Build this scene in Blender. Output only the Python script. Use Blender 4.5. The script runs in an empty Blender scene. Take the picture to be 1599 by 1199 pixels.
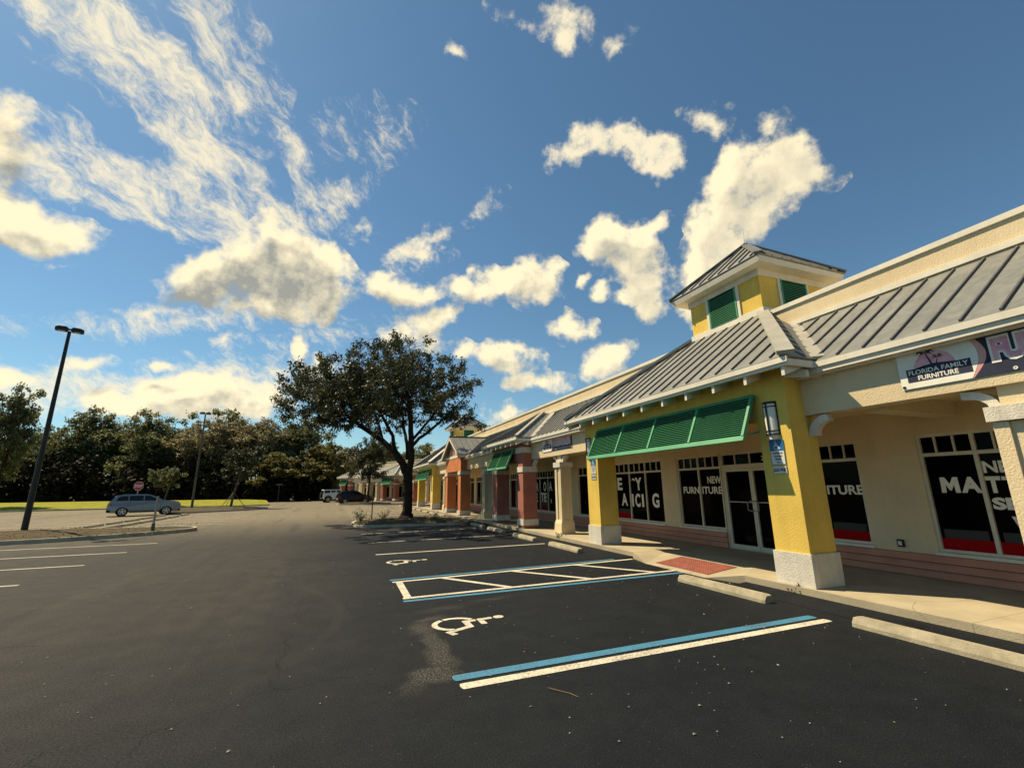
import bpy, bmesh, math, random
import numpy as np
from mathutils import Vector, Matrix, Euler
R = math.radians
S = bpy.context.scene
COL = S.collection
rng = random.Random(7)

# ------------------------------------------------------------------ camera, light, exposure
cam_d = bpy.data.cameras.new('camera')
cam = bpy.data.objects.new('camera', cam_d)
COL.objects.link(cam)
S.camera = cam
cam_d.sensor_width = 36.0
cam_d.lens = 15.557
cam_d.clip_start = 0.05
cam_d.clip_end = 3000
_r = Vector((0.929513, -0.368597, -0.011893))
_u = Vector((-0.073667, -0.217176, 0.973349))
_f = Vector((0.361356, 0.903864, 0.229021))
cam.matrix_world = Matrix(((_r.x, _u.x, -_f.x, 0), (_r.y, _u.y, -_f.y, 0), (_r.z, _u.z, -_f.z, 1.75), (0, 0, 0, 1)))

SUN_DIR = Vector((-1.0, 1.0, 2.0)).normalized()          # towards the sun
SUN_EL = math.asin(SUN_DIR.z)
SUN_AZ = math.atan2(SUN_DIR.x, SUN_DIR.y)
sun_d = bpy.data.lights.new('sun', 'SUN')
sun = bpy.data.objects.new('sun', sun_d)
COL.objects.link(sun)
sun_d.energy = 4.2
sun_d.angle = R(0.5)
sun_d.color = (1.0, 0.82, 0.55)
sun.rotation_euler = (-SUN_DIR).to_track_quat('-Z', 'Y').to_euler()

S.view_settings.view_transform = 'Standard'
S.view_settings.look = 'None'
S.view_settings.gamma = 1.0
S.view_settings.exposure = 0.84
S.cycles.max_bounces = 6
S.cycles.diffuse_bounces = 3
S.cycles.glossy_bounces = 3
S.cycles.transparent_max_bounces = 6
S.cycles.use_denoising = True

W = bpy.data.worlds.new('World')
S.world = W
W.use_nodes = True
nt = W.node_tree
nt.nodes.clear()

# clouds: azimuth, elevation, half sizes (all degrees), tilt, density
CUMULUS = [(-17.0,22.2,2.6,1.8,8,1), (-13.5,23.3,4.1,2.9,24,1), (-8.8,25.3,4.8,3.9,29,1.1), (-4.0,24.2,4.0,3.4,26,1.1), (-9.4,21.2,7.8,2.4,12,1), (-8.8,27.7,2.8,1.5,18,0.8), (-31.6,28.0,3.8,2.0,-88,1), (-28.3,22.4,3.4,1.7,15,1), (-29.8,22.9,2.0,1.4,47,0.8), (-23.8,11.5,2.5,0.9,11,0.8), (-27.8,9.8,1.8,0.8,10,0.7), (-14.7,9.6,6.5,1.7,6,1), (-12.9,11.4,2.6,1.8,7,1), (-19.2,8.3,3.4,1.1,6,0.8), (-9.0,9.6,3.7,1.9,4,0.9), (-17.8,12.3,0.8,0.7,13,0.8), (-16.6,10.0,2.6,1.2,21,0.8), (4.7,24.6,2.8,1.5,-8,0.9), (8.8,24.9,2.3,1.3,-15,0.7), (15.3,25.5,3.8,1.6,-2,0.85), (25.4,26.2,3.4,2.8,5,1.05), (20.2,26.6,3.6,1.3,0,0.8), (9.1,19.9,3.5,2.6,5,0.95), (13.2,22.3,2.1,1.4,4,0.7), (21.0,16.8,2.6,2.1,0,1), (15.2,17.3,2.9,1.8,2,0.8), (-4.7,16.3,2.1,0.9,-85,0.9), (-2.4,14.3,1.5,1.4,-90,0.7), (30.2,20.2,2.7,1.9,-5,1), (25.1,13.4,3.5,1.4,-1,0.9), (20.9,9.5,2.5,1.3,-1,0.9), (34.2,15.6,3.7,1.9,27,1), (21.9,16.5,3.3,1.7,-1,0.8), (37.1,29.2,3.4,3.1,-26,1.1), (39.7,25.7,4.2,2.8,-78,1.1), (35.1,29.7,3.1,2.2,-11,0.9), (41.9,31.1,2.0,1.0,30,0.8), (31.8,26.0,1.0,0.9,-87,0.9), (34.3,24.4,1.1,0.9,-10,0.8), (37.2,23.3,1.2,0.8,-9,0.7), (40.0,21.8,1.6,1.5,-67,0.7), (56.2,35.1,3.7,2.5,-17,1.15), (53.5,32.0,3.6,3.5,-74,1.15), (50.6,29.8,4.0,3.3,81,1.15), (48.3,26.8,3.7,2.8,72,1.1), (46.0,23.6,3.3,1.9,67,1), (59.0,32.3,3.0,1.2,-34,0.9), (45.1,20.3,1.7,1.5,-21,1), (47.6,29.8,1.0,0.9,-61,0.8)]
WISPS = [(30.5,40.5,2.2,1.4,17,0.9), (36.5,41.5,4.4,1.5,-15,0.95), (41.9,38.8,3.7,1.6,-36,0.95), (44.7,38.2,1.9,1.5,-79,0.8), (50.7,39.9,2.1,1.3,-19,0.75), (46.5,41.7,0.9,0.5,-23,0.6), (31.4,52.0,2.4,1.7,-24,0.7), (30.0,50.6,1.4,0.8,-9,0.6), (13.3,49.6,1.3,0.7,8,0.6), (8.9,30.5,4.0,1.1,33,0.75), (7.7,28.6,3.5,0.8,21,0.7), (0.8,30.8,2.1,1.1,13,0.5), (-12.9,15.8,2.1,0.8,10,0.7), (-19.6,17.6,2.9,0.8,8,0.6), (18.4,34.9,3.0,1.4,28,0.4), (-26.6,20.1,1.6,0.4,14,0.5), (39.6,49.2,1.9,1.0,-42,0.4), (22.6,53.2,2.4,1.2,-20,0.4)]
CIRRUS = [(-29.1,38.8,5.5,2.2,-21,1), (-24.5,39.8,7.0,2.7,-31,1), (-20.7,36.9,6.0,2.3,-40,1.1), (-23.8,36.6,5.2,1.4,-39,1.1), (-17.9,35.4,5.1,2.2,-32,1), (-18.4,43.9,5.1,3.3,-60,0.75), (-14.9,40.3,4.8,1.8,-56,0.45), (-27.7,28.4,4.0,2.3,-16,1.0), (-21.9,28.7,6.7,2.6,2,1.1), (-15.6,29.2,6.8,3.1,3,1.1), (-11.0,29.0,5.1,3.4,-17,1.15), (-14.4,33.3,3.1,1.8,2,0.7), (-27.1,31.9,4.0,0.9,-18,0.45), (-2.5,33.0,4.1,1.8,38,0.95), (-6.8,35.4,6.4,1.3,-57,0.5), (-9.8,40.2,6.9,1.5,-64,0.45), (1.2,40.6,5.1,3.3,20,0.4), (-15.8,18.0,11.5,1.2,17,0.75), (-9.0,12.5,10.6,2.4,7,0.8), (-18.0,10.7,10.0,1.5,8,0.6), (-25.8,8.4,5.8,2.8,8,0.6), (7.8,27.2,4.7,1.2,25,0.5), (-1.3,18.6,8.6,1.8,16,0.45)]

def cloud_group(name, blobs, noise_scale, warp, detail, rough, amp, lo, hi, stretch=None, grow=1.45):
    g = bpy.data.node_groups.new(name, 'ShaderNodeTree')
    g.interface.new_socket('Vector', in_out='INPUT', socket_type='NodeSocketVector')
    g.interface.new_socket('Density', in_out='OUTPUT', socket_type='NodeSocketFloat')
    g.interface.new_socket('Depth', in_out='OUTPUT', socket_type='NodeSocketFloat')
    N, L = g.nodes, g.links
    gi, go = N.new('NodeGroupInput'), N.new('NodeGroupOutput')
    wn = N.new('ShaderNodeTexNoise'); wn.inputs['Scale'].default_value = noise_scale * 0.55; wn.inputs['Detail'].default_value = 3
    L.new(gi.outputs[0], wn.inputs['Vector'])
    sub = N.new('ShaderNodeVectorMath'); sub.operation = 'SUBTRACT'; sub.inputs[1].default_value = (.5, .5, .5)
    L.new(wn.outputs['Color'], sub.inputs[0])
    sc = N.new('ShaderNodeVectorMath'); sc.operation = 'SCALE'; sc.inputs['Scale'].default_value = warp
    L.new(sub.outputs[0], sc.inputs[0])
    ad = N.new('ShaderNodeVectorMath'); ad.operation = 'ADD'
    L.new(gi.outputs[0], ad.inputs[0]); L.new(sc.outputs[0], ad.inputs[1])
    total = None
    for az, el, a, b, rot, st in blobs:
        az, el, rot = R(az), R(el), R(rot)
        c = Vector((math.sin(az) * math.cos(el), math.cos(az) * math.cos(el), math.sin(el)))
        east = c.cross(Vector((0, 0, 1))).normalized(); up = east.cross(c)
        t1 = east * math.cos(rot) + up * math.sin(rot); t2 = c.cross(t1)
        m = Matrix((t1, t2, c)).transposed()
        mp = N.new('ShaderNodeMapping'); mp.vector_type = 'TEXTURE'
        mp.inputs['Location'].default_value = c
        mp.inputs['Rotation'].default_value = m.to_euler()
        mp.inputs['Scale'].default_value = (R(a) * grow, R(b) * grow, 1.0)
        gr = N.new('ShaderNodeTexGradient'); gr.gradient_type = 'SPHERICAL'
        L.new(ad.outputs[0], mp.inputs['Vector']); L.new(mp.outputs[0], gr.inputs['Vector'])
        if total is None:
            ml = N.new('ShaderNodeMath'); ml.operation = 'MULTIPLY'; ml.inputs[1].default_value = st
            L.new(gr.outputs['Fac'], ml.inputs[0]); total = ml
        else:
            ml = N.new('ShaderNodeMath'); ml.operation = 'MULTIPLY_ADD'; ml.inputs[1].default_value = st
            L.new(gr.outputs['Fac'], ml.inputs[0]); L.new(total.outputs[0], ml.inputs[2]); total = ml
    cl = N.new('ShaderNodeMath'); cl.operation = 'MINIMUM'; cl.inputs[1].default_value = 0.72
    L.new(total.outputs[0], cl.inputs[0])
    src = gi.outputs[0]
    if stretch:
        mp = N.new('ShaderNodeMapping'); mp.vector_type = 'TEXTURE'
        mp.inputs['Rotation'].default_value = stretch[0]; mp.inputs['Scale'].default_value = stretch[1]
        L.new(ad.outputs[0], mp.inputs['Vector']); src = mp.outputs[0]
    fn = N.new('ShaderNodeTexNoise'); fn.inputs['Scale'].default_value = noise_scale
    fn.inputs['Detail'].default_value = detail; fn.inputs['Roughness'].default_value = rough
    L.new(src, fn.inputs['Vector'])
    m2 = N.new('ShaderNodeMath'); m2.operation = 'MULTIPLY_ADD'; m2.inputs[1].default_value = amp; m2.inputs[2].default_value = -0.5 * amp
    L.new(fn.outputs['Fac'], m2.inputs[0])
    # noise only matters where a cloud is
    gate = N.new('ShaderNodeMapRange'); gate.inputs['From Min'].default_value = 0.0; gate.inputs['From Max'].default_value = 0.06
    gate.inputs['To Min'].default_value = -1.0; gate.inputs['To Max'].default_value = 0.0
    L.new(cl.outputs[0], gate.inputs['Value'])
    s1 = N.new('ShaderNodeMath'); s1.operation = 'ADD'; L.new(cl.outputs[0], s1.inputs[0]); L.new(m2.outputs[0], s1.inputs[1])
    s2 = N.new('ShaderNodeMath'); s2.operation = 'ADD'; L.new(s1.outputs[0], s2.inputs[0]); L.new(gate.outputs[0], s2.inputs[1])
    mr = N.new('ShaderNodeMapRange'); mr.interpolation_type = 'SMOOTHSTEP'
    mr.inputs['From Min'].default_value = lo; mr.inputs['From Max'].default_value = hi
    L.new(s2.outputs[0], mr.inputs['Value'])
    L.new(mr.outputs[0], go.inputs[0]); L.new(s2.outputs[0], go.inputs[1])
    return g

def wn(t, **kw):
    n = nt.nodes.new(t)
    for k, v in kw.items(): setattr(n, k, v)
    return n
tc = wn('ShaderNodeTexCoord')
DIRV = tc.outputs['Generated']
sky = wn('ShaderNodeTexSky', sky_type='NISHITA')
sky.sun_disc = False
sky.sun_elevation = SUN_EL
sky.sun_rotation = SUN_AZ
sky.air_density = 1.0
sky.dust_density = 0.25
sky.ozone_density = 1.3
tint = wn('ShaderNodeMix', data_type='RGBA', blend_type='MULTIPLY')
tint.inputs['Factor'].default_value = 1.0
nt.links.new(sky.outputs[0], tint.inputs['A'])
tint.inputs['B'].default_value = (0.47, 0.62, 0.62, 1)
gc = cloud_group('cumulus_density', CUMULUS, 19.0, 0.08, 12, 0.60, 2.1, 0.06, 0.66, grow=1.42)
gw = cloud_group('wisp_density', WISPS, 30.0, 0.07, 10, 0.66, 1.9, 0.10, 0.85)
STREAK = Vector((.673, .589, -.448)).normalized()
_s2 = STREAK.cross(Vector((0, 0, 1))).normalized()
gz = cloud_group('cirrus_density', CIRRUS, 24.0, 0.07, 12, 0.74, 3.4, 0.10, 1.25, (Matrix((STREAK, _s2, STREAK.cross(_s2))).transposed().to_euler(), (1.9, 0.8, 0.8)))
def inst(g, vec):
    n = wn('ShaderNodeGroup'); n.node_tree = g
    nt.links.new(vec, n.inputs[0]); return n.outputs
def mth(op, a, b=None, c=None):
    n = wn('ShaderNodeMath', operation=op)
    for i, x in enumerate((a, b, c)):
        if x is None: continue
        if isinstance(x, (int, float)): n.inputs[i].default_value = x
        else: nt.links.new(x, n.inputs[i])
    return n.outputs[0]
off = wn('ShaderNodeVectorMath', operation='ADD')
off.inputs[1].default_value = tuple(SUN_DIR * 0.026 + Vector((0, 0, .022)))
nt.links.new(DIRV, off.inputs[0])
(d0, k0), (_, k1) = inst(gc, DIRV), inst(gc, off.outputs[0])
dw, dz = inst(gw, DIRV)[0], inst(gz, DIRV)[0]
dsun = wn('ShaderNodeVectorMath', operation='DOT_PRODUCT'); dsun.inputs[1].default_value = tuple(SUN_DIR)
nt.links.new(DIRV, dsun.inputs[0])
back = mth('MINIMUM', mth('MAXIMUM', mth('MULTIPLY_ADD', dsun.outputs['Value'], 1.3, 0.05), 0.3), 1.0)      # clouds near the sun are seen against the light
shade = mth('MAXIMUM', mth('MULTIPLY', back, mth('ADD', mth('MULTIPLY', mth('SUBTRACT', k1, k0), 0.85), mth('MULTIPLY_ADD', mth('ADD', k1, k0), 0.62, -0.22))), 0.0)
lit = wn('ShaderNodeMix', data_type='RGBA')
nt.links.new(mth('MINIMUM', shade, 1.0), lit.inputs['Factor'])
lit.inputs['A'].default_value = (6.9, 6.0, 4.0, 1)
lit.inputs['B'].default_value = (2.3, 2.3, 2.0, 1)
wis = wn('ShaderNodeRGB'); wis.outputs[0].default_value = (6.6, 5.8, 4.0, 1)
mixz = wn('ShaderNodeMix', data_type='RGBA')
nt.links.new(mth('MULTIPLY', dz, 0.85), mixz.inputs['Factor']); nt.links.new(tint.outputs['Result'], mixz.inputs['A']); nt.links.new(wis.outputs[0], mixz.inputs['B'])
mixw = wn('ShaderNodeMix', data_type='RGBA')
nt.links.new(mth('MULTIPLY', dw, 0.9), mixw.inputs['Factor']); nt.links.new(mixz.outputs['Result'], mixw.inputs['A']); nt.links.new(wis.outputs[0], mixw.inputs['B'])
mixc = wn('ShaderNodeMix', data_type='RGBA')
nt.links.new(mth('MULTIPLY', d0, 0.97), mixc.inputs['Factor']); nt.links.new(mixw.outputs['Result'], mixc.inputs['A']); nt.links.new(lit.outputs['Result'], mixc.inputs['B'])
bg = wn('ShaderNodeBackground')
bg.inputs['Strength'].default_value = 0.092
nt.links.new(mixc.outputs['Result'], bg.inputs['Color'])
wo = wn('ShaderNodeOutputWorld')
nt.links.new(bg.outputs[0], wo.inputs[0])
W.cycles.sampling_method = 'MANUAL'
W.cycles.sample_map_resolution = 512

# ------------------------------------------------------------------ materials
def mat(name, col, rough=0.85, spec=0.3, metal=0.0, bump=0.0, bscale=40.0, var=0.0, vscale=1.5, col2=None, emis=None, streak=0.0):
    m = bpy.data.materials.new(name); m.use_nodes = True
    t = m.node_tree; b = t.nodes['Principled BSDF']
    b.inputs['Base Color'].default_value = (*col, 1)
    b.inputs['Roughness'].default_value = rough
    b.inputs['Specular IOR Level'].default_value = spec
    b.inputs['Metallic'].default_value = metal
    tcn = t.nodes.new('ShaderNodeTexCoord')
    if var > 0 or col2:
        n = t.nodes.new('ShaderNodeTexNoise'); n.inputs['Scale'].default_value = vscale; n.inputs['Detail'].default_value = 6; n.inputs['Roughness'].default_value = .6
        t.links.new(tcn.outputs['Object'], n.inputs['Vector'])
        r = t.nodes.new('ShaderNodeValToRGB')
        c2 = col2 or tuple(c * (1 - var) for c in col)
        c1 = col if col2 else tuple(min(1, c * (1 + var * .6)) for c in col)
        r.color_ramp.elements[0].position = .35; r.color_ramp.elements[1].position = .65
        r.color_ramp.elements[0].color = (*c2, 1); r.color_ramp.elements[1].color = (*c1, 1)
        t.links.new(n.outputs['Fac'], r.inputs['Fac'])
        out = r.outputs['Color']
        if streak:
            mp = t.nodes.new('ShaderNodeMapping'); mp.inputs['Scale'].default_value = (9, 9, .5)
            t.links.new(tcn.outputs['Object'], mp.inputs['Vector'])
            n2 = t.nodes.new('ShaderNodeTexNoise'); n2.inputs['Scale'].default_value = 1; n2.inputs['Detail'].default_value = 4
            t.links.new(mp.outputs[0], n2.inputs['Vector'])
            mr = t.nodes.new('ShaderNodeMapRange'); mr.inputs['From Min'].default_value = .35; mr.inputs['From Max'].default_value = .75
            mr.inputs['To Min'].default_value = 1; mr.inputs['To Max'].default_value = 1 - streak
            t.links.new(n2.outputs['Fac'], mr.inputs['Value'])
            mx = t.nodes.new('ShaderNodeMix'); mx.data_type = 'RGBA'; mx.blend_type = 'MULTIPLY'; mx.inputs['Factor'].default_value = 1
            t.links.new(out, mx.inputs['A']); t.links.new(mr.outputs[0], mx.inputs['B']); out = mx.outputs['Result']
        t.links.new(out, b.inputs['Base Color'])
    if bump > 0:
        n = t.nodes.new('ShaderNodeTexNoise'); n.inputs['Scale'].default_value = bscale; n.inputs['Detail'].default_value = 4
        t.links.new(tcn.outputs['Object'], n.inputs['Vector'])
        bp = t.nodes.new('ShaderNodeBump'); bp.inputs['Strength'].default_value = bump; bp.inputs['Distance'].default_value = .02
        t.links.new(n.outputs['Fac'], bp.inputs['Height']); t.links.new(bp.outputs[0], b.inputs['Normal'])
    if emis:
        b.inputs['Emission Color'].default_value = (*emis[0], 1); b.inputs['Emission Strength'].default_value = emis[1]
    return m

M = {}
M['cream'] = mat('cream_stucco', (.66, .545, .345), .92, .15, bump=.42, bscale=42, var=.10, vscale=.9, streak=.05)
M['yellow'] = mat('yellow_stucco', (.73, .515, .11), .92, .15, bump=.42, bscale=46, var=.12, vscale=1.1, streak=.1)
M['maroon'] = mat('maroon_stucco', (.38, .15, .105), .92, .15, bump=.42, bscale=46, var=.15, streak=.1)
M['orange'] = mat('orange_stucco', (.56, .205, .085), .92, .15, bump=.42, bscale=46, var=.14, streak=.1)
M['white'] = mat('white_stucco', (.66, .62, .52), .9, .15, bump=.42, bscale=46, var=.12, vscale=2.5, streak=.16)
M['trim'] = mat('white_trim', (.70, .66, .54), .6, .3, var=.08, vscale=2, streak=.08)
M['siding'] = mat('pink_siding', (.50, .235, .15), .75, .25, var=.12, vscale=3, bump=.2, bscale=18)
M['green'] = mat('green_painted_metal', (.062, .275, .13), .5, .4, var=.12, vscale=2)
M['green_back'] = mat('slat_shade_backing', (.004, .03, .014), .8, .1)  # near-black green: shade between the slats put into the backing's colour
M['gap_shade'] = mat('board_gap_shade', (.07, .03, .02), .9, .1)  # dark sheet behind the boards, shade of the gaps put into its colour
M['metal'] = mat('metal_roofing', (.215, .22, .198), .5, .4, .2, var=.16, vscale=1.2, streak=.25)
M['seam'] = mat('roof_seam_shade', (.095, .095, .098), .55, .4, .2, var=.2, vscale=3)  # rib metal darkened: the shaded side of each seam put into the colour
M['cap'] = mat('roof_cap', (.40, .385, .32), .5, .4, .1, var=.12, vscale=3)
M['alu'] = mat('aluminium_frame', (.62, .57, .44), .5, .4, .2, var=.1, vscale=4)
M['glass'] = mat('dark_glass', (.002, .002, .0025), .05, .03)
M['letter'] = mat('vinyl_letter', (.80, .78, .68), .7, .2, var=.1, vscale=6)
M['red'] = mat('red_cloth', (.30, .004, .006), .9, .1)
M['grey_in'] = mat('grey_cloth', (.05, .055, .05), .8, .1)
M['black'] = mat('black_metal', (.012, .012, .012), .5, .4)
M['navy'] = mat('navy_vinyl', (.028, .034, .062), .7, .2, var=.25, vscale=3)
M['ban_white'] = mat('white_vinyl', (.80, .78, .68), .7, .2, var=.1, vscale=3)
M['pink'] = mat('pink_vinyl', (.62, .25, .27), .7, .2, col2=(.66, .42, .33), vscale=4)
M['pinkletter'] = mat('pink_letter_vinyl', (.66, .27, .37), .7, .2, col2=(.74, .48, .48), vscale=9)
M['frost'] = mat('frosted_glass', (.72, .70, .60), .4, .3, var=.06, vscale=6)
M['signblue'] = mat('sign_blue', (.012, .13, .30), .45, .4)
M['signwhite'] = mat('sign_white', (.66, .66, .58), .5, .4, var=.08, vscale=8)
M['stopred'] = mat('sign_red', (.42, .03, .025), .5, .4)
M['concrete'] = mat('wheel_stop_concrete', (.33, .295, .205), .9, .15, bump=.35, bscale=60, var=.25, vscale=5)
M['kerb'] = mat('kerb_concrete', (.42, .375, .27), .9, .15, bump=.5, bscale=40, var=.25, vscale=2.5)
M['mulch'] = mat('mulch', (.105, .085, .05), .95, .1, bump=1, bscale=30, col2=(.05, .035, .022), vscale=5)
M['lawn'] = mat('lawn_grass', (.27, .26, .020), .9, .1, bump=1, bscale=14, col2=(.15, .165, .015), vscale=1.2)
M['dirt'] = mat('bare_ground', (.035, .032, .016), .95, .1, bump=.5, bscale=3, var=.3, vscale=.2)
M['tactile'] = mat('brick_red_tactile', (.25, .085, .06), .85, .2, var=.2, vscale=6)
M['pole'] = mat('bronze_pole', (.030, .027, .022), .55, .35, var=.3, vscale=2)
M['grey_pole'] = mat('weathered_pole', (.11, .095, .06), .7, .3, var=.3, vscale=2)
M['galv'] = mat('galvanised_steel', (.33, .33, .30), .5, .5, .4, var=.15, vscale=5)
M['rubber'] = mat('tyre_rubber', (.012, .012, .012), .85, .2)
M['rim'] = mat('alloy_rim', (.50, .50, .47), .35, .5, .6)
M['carblue'] = mat('pale_blue_car_paint', (.19, .235, .26), .28, .5, .3)
M['cardark'] = mat('dark_maroon_car_paint', (.010, .008, .011), .25, .5, .2)
M['carwhite'] = mat('white_car_paint', (.66, .65, .60), .3, .5)
M['carglass'] = mat('car_glass', (.006, .008, .010), .05, .5)
M['carblack'] = mat('black_plastic', (.015, .015, .015), .6, .3)
M['lamp'] = mat('headlamp_glass', (.6, .6, .58), .1, .6)
M['tail'] = mat('tail_lamp', (.25, .01, .01), .2, .5)
M['bark'] = mat('oak_bark', (.040, .030, .021), .95, .1, bump=1, bscale=18, var=.4, vscale=6)
M['palebark'] = mat('pale_bark', (.13, .105, .07), .95, .1, bump=1, bscale=18, var=.4, vscale=6)
M['twig'] = mat('dry_twig', (.22, .15, .08), .9, .1)
M['debris'] = mat('dry_debris', (.40, .37, .30), .9, .1, col2=(.16, .13, .09), vscale=3)

def leafmat(name, dark, light, trans=.35, spec=.35):
    m = bpy.data.materials.new(name); m.use_nodes = True
    t = m.node_tree; b = t.nodes['Principled BSDF']; o = t.nodes['Material Output']
    g = t.nodes.new('ShaderNodeNewGeometry'); r = t.nodes.new('ShaderNodeValToRGB')
    r.color_ramp.elements[0].color = (*dark, 1); r.color_ramp.elements[1].color = (*light, 1)
    t.links.new(g.outputs['Random Per Island'], r.inputs['Fac'])
    t.links.new(r.outputs['Color'], b.inputs['Base Color'])
    b.inputs['Roughness'].default_value = .55; b.inputs['Specular IOR Level'].default_value = spec
    tr = t.nodes.new('ShaderNodeBsdfTranslucent'); t.links.new(r.outputs['Color'], tr.inputs['Color'])
    mx = t.nodes.new('ShaderNodeMixShader'); mx.inputs[0].default_value = trans
    t.links.new(b.outputs[0], mx.inputs[1]); t.links.new(tr.outputs[0], mx.inputs[2]); t.links.new(mx.outputs[0], o.inputs['Surface'])
    return m
M['leaf_oak'] = leafmat('oak_leaves', (.022, .030, .012), (.092, .098, .040), .28)
M['leaf_a'] = leafmat('wood_leaves', (.065, .078, .030), (.22, .23, .10), .5)
M['leaf_b'] = leafmat('olive_leaves', (.07, .072, .02), (.21, .185, .055), .42)
M['leaf_c'] = leafmat('pale_leaves', (.12, .105, .055), (.34, .29, .16), .45)
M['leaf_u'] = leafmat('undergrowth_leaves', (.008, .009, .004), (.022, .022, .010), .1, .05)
M['weed'] = leafmat('weed_leaves', (.05, .06, .015), (.16, .15, .04), .3)

def asphalt():
    m = bpy.data.materials.new('asphalt'); m.use_nodes = True
    t = m.node_tree; N, L = t.nodes, t.links; b = N['Principled BSDF']
    tcn = N.new('ShaderNodeTexCoord'); P = tcn.outputs['Object']
    def noise(s, d=4, r=.5, vec=P):
        n = N.new('ShaderNodeTexNoise'); n.inputs['Scale'].default_value = s; n.inputs['Detail'].default_value = d; n.inputs['Roughness'].default_value = r
        L.new(vec, n.inputs['Vector']); return n.outputs['Fac']
    def mr(v, a, bb, c, d, smooth=True):
        n = N.new('ShaderNodeMapRange'); n.inputs['From Min'].default_value = a; n.inputs['From Max'].default_value = bb
        n.inputs['To Min'].default_value = c; n.inputs['To Max'].default_value = d
        if smooth: n.interpolation_type = 'SMOOTHSTEP'
        L.new(v, n.inputs['Value']); return n.outputs[0]
    def mt(op, a, bb=None, c=None):
        n = N.new('ShaderNodeMath'); n.operation = op
        for i, x in enumerate((a, bb, c)):
            if x is None: continue
            if isinstance(x, (int, float)): n.inputs[i].default_value = x
            else: L.new(x, n.inputs[i])
        return n.outputs[0]
    def mix(f, a, bb, mode='MIX'):
        n = N.new('ShaderNodeMix'); n.data_type = 'RGBA'; n.blend_type = mode
        for k, x in (('Factor', f), ('A', a), ('B', bb)):
            if isinstance(x, (int, float)): n.inputs[k].default_value = x
            elif isinstance(x, tuple): n.inputs[k].default_value = (*x, 1)
            else: L.new(x, n.inputs[k])
        return n.outputs['Result']
    sep = N.new('ShaderNodeSeparateXYZ'); L.new(P, sep.inputs[0]); X, Y = sep.outputs[0], sep.outputs[1]
    # newer sealed bays near the shops, older dusty drive lane
    edge = mt('ADD', X, mt('MULTIPLY_ADD', noise(.35, 5), 3.2, -1.6))
    lane = mt('MULTIPLY', mr(edge, 2.0, -2.5, 0, 1), mr(mt('ADD', Y, mt('MULTIPLY_ADD', noise(.5, 4), 3.0, -1.5)), 2.5, 10.5, .22, 1))
    big = mr(noise(.16, 5, .6), .35, .65, 0, 1)
    col = mix(lane, (.0066, .0092, .0130), (.0245, .0245, .0230))
    col = mix(mt('MULTIPLY', big, mt('MULTIPLY_ADD', lane, .4, .10)), col, (.036, .0355, .032))
    # far part of the lot: paler, grazing sky sheen put into the colour
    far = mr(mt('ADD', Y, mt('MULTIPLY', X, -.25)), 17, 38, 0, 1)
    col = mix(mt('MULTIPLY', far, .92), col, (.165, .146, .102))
    # streaky dust along the drive
    mp = N.new('ShaderNodeMapping'); mp.inputs['Scale'].default_value = (.55, .09, 1); mp.inputs['Rotation'].default_value = (0, 0, R(24)); L.new(P, mp.inputs['Vector'])
    st = mr(noise(1.0, 6, .65, mp.outputs[0]), .5, .75, 0, 1)
    col = mix(mt('MULTIPLY', mt('MULTIPLY', st, lane), .4), col, (.062, .059, .048))
    # mottling of the old seal coat, wheel paths along the drive, drips in the bays
    col = mix(.8, col, mix(mr(noise(2.3, 6, .68), .32, .70, 0, 1, False), (.72, .73, .75), (1.38, 1.34, 1.26)), 'MULTIPLY')
    mp2 = N.new('ShaderNodeMapping'); mp2.inputs['Scale'].default_value = (1.5, .07, 1); L.new(P, mp2.inputs['Vector'])
    col = mix(mt('MULTIPLY', mr(noise(1.0, 5, .6, mp2.outputs[0]), .54, .68, 0, 1), .35), col, (.010, .011, .013))
    drip = mt('MULTIPLY', mr(noise(1.7, 3, .5), .66, .74, 0, 1), mr(X, 2.0, 2.8, 0, 1))
    col = mix(mt('MULTIPLY', drip, .6), col, (.0035, .004, .005))
    # aggregate
    ag = mt('ADD', mt('MULTIPLY', noise(150, 2, .6), .5), mt('MULTIPLY', noise(62, 3, .7), .5))
    col = mix(.75, col, mix(mr(ag, .36, .64, 0, 1, False), (.15, .15, .15), (1.95, 1.92, 1.88)), 'MULTIPLY')
    vo = N.new('ShaderNodeTexVoronoi'); vo.inputs['Scale'].default_value = 38; L.new(P, vo.inputs['Vector'])
    chip = mt('MULTIPLY', mr(vo.outputs['Distance'], .16, .08, 0, 1), mr(noise(21, 1), .57, .62, 0, 1))
    col = mix(mt('MULTIPLY', chip, .5), col, (.13, .125, .105))
    # pale rubbed arc of chalky wear beside the painted symbol
    wrp = N.new('ShaderNodeVectorMath'); wrp.operation = 'MULTIPLY_ADD'
    nz = N.new('ShaderNodeTexNoise'); nz.inputs['Scale'].default_value = 3.5; nz.inputs['Detail'].default_value = 5; L.new(P, nz.inputs['Vector'])
    L.new(nz.outputs['Color'], wrp.inputs[0]); wrp.inputs[1].default_value = (.3, .3, 0); L.new(P, wrp.inputs[2])
    stain = None
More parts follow.
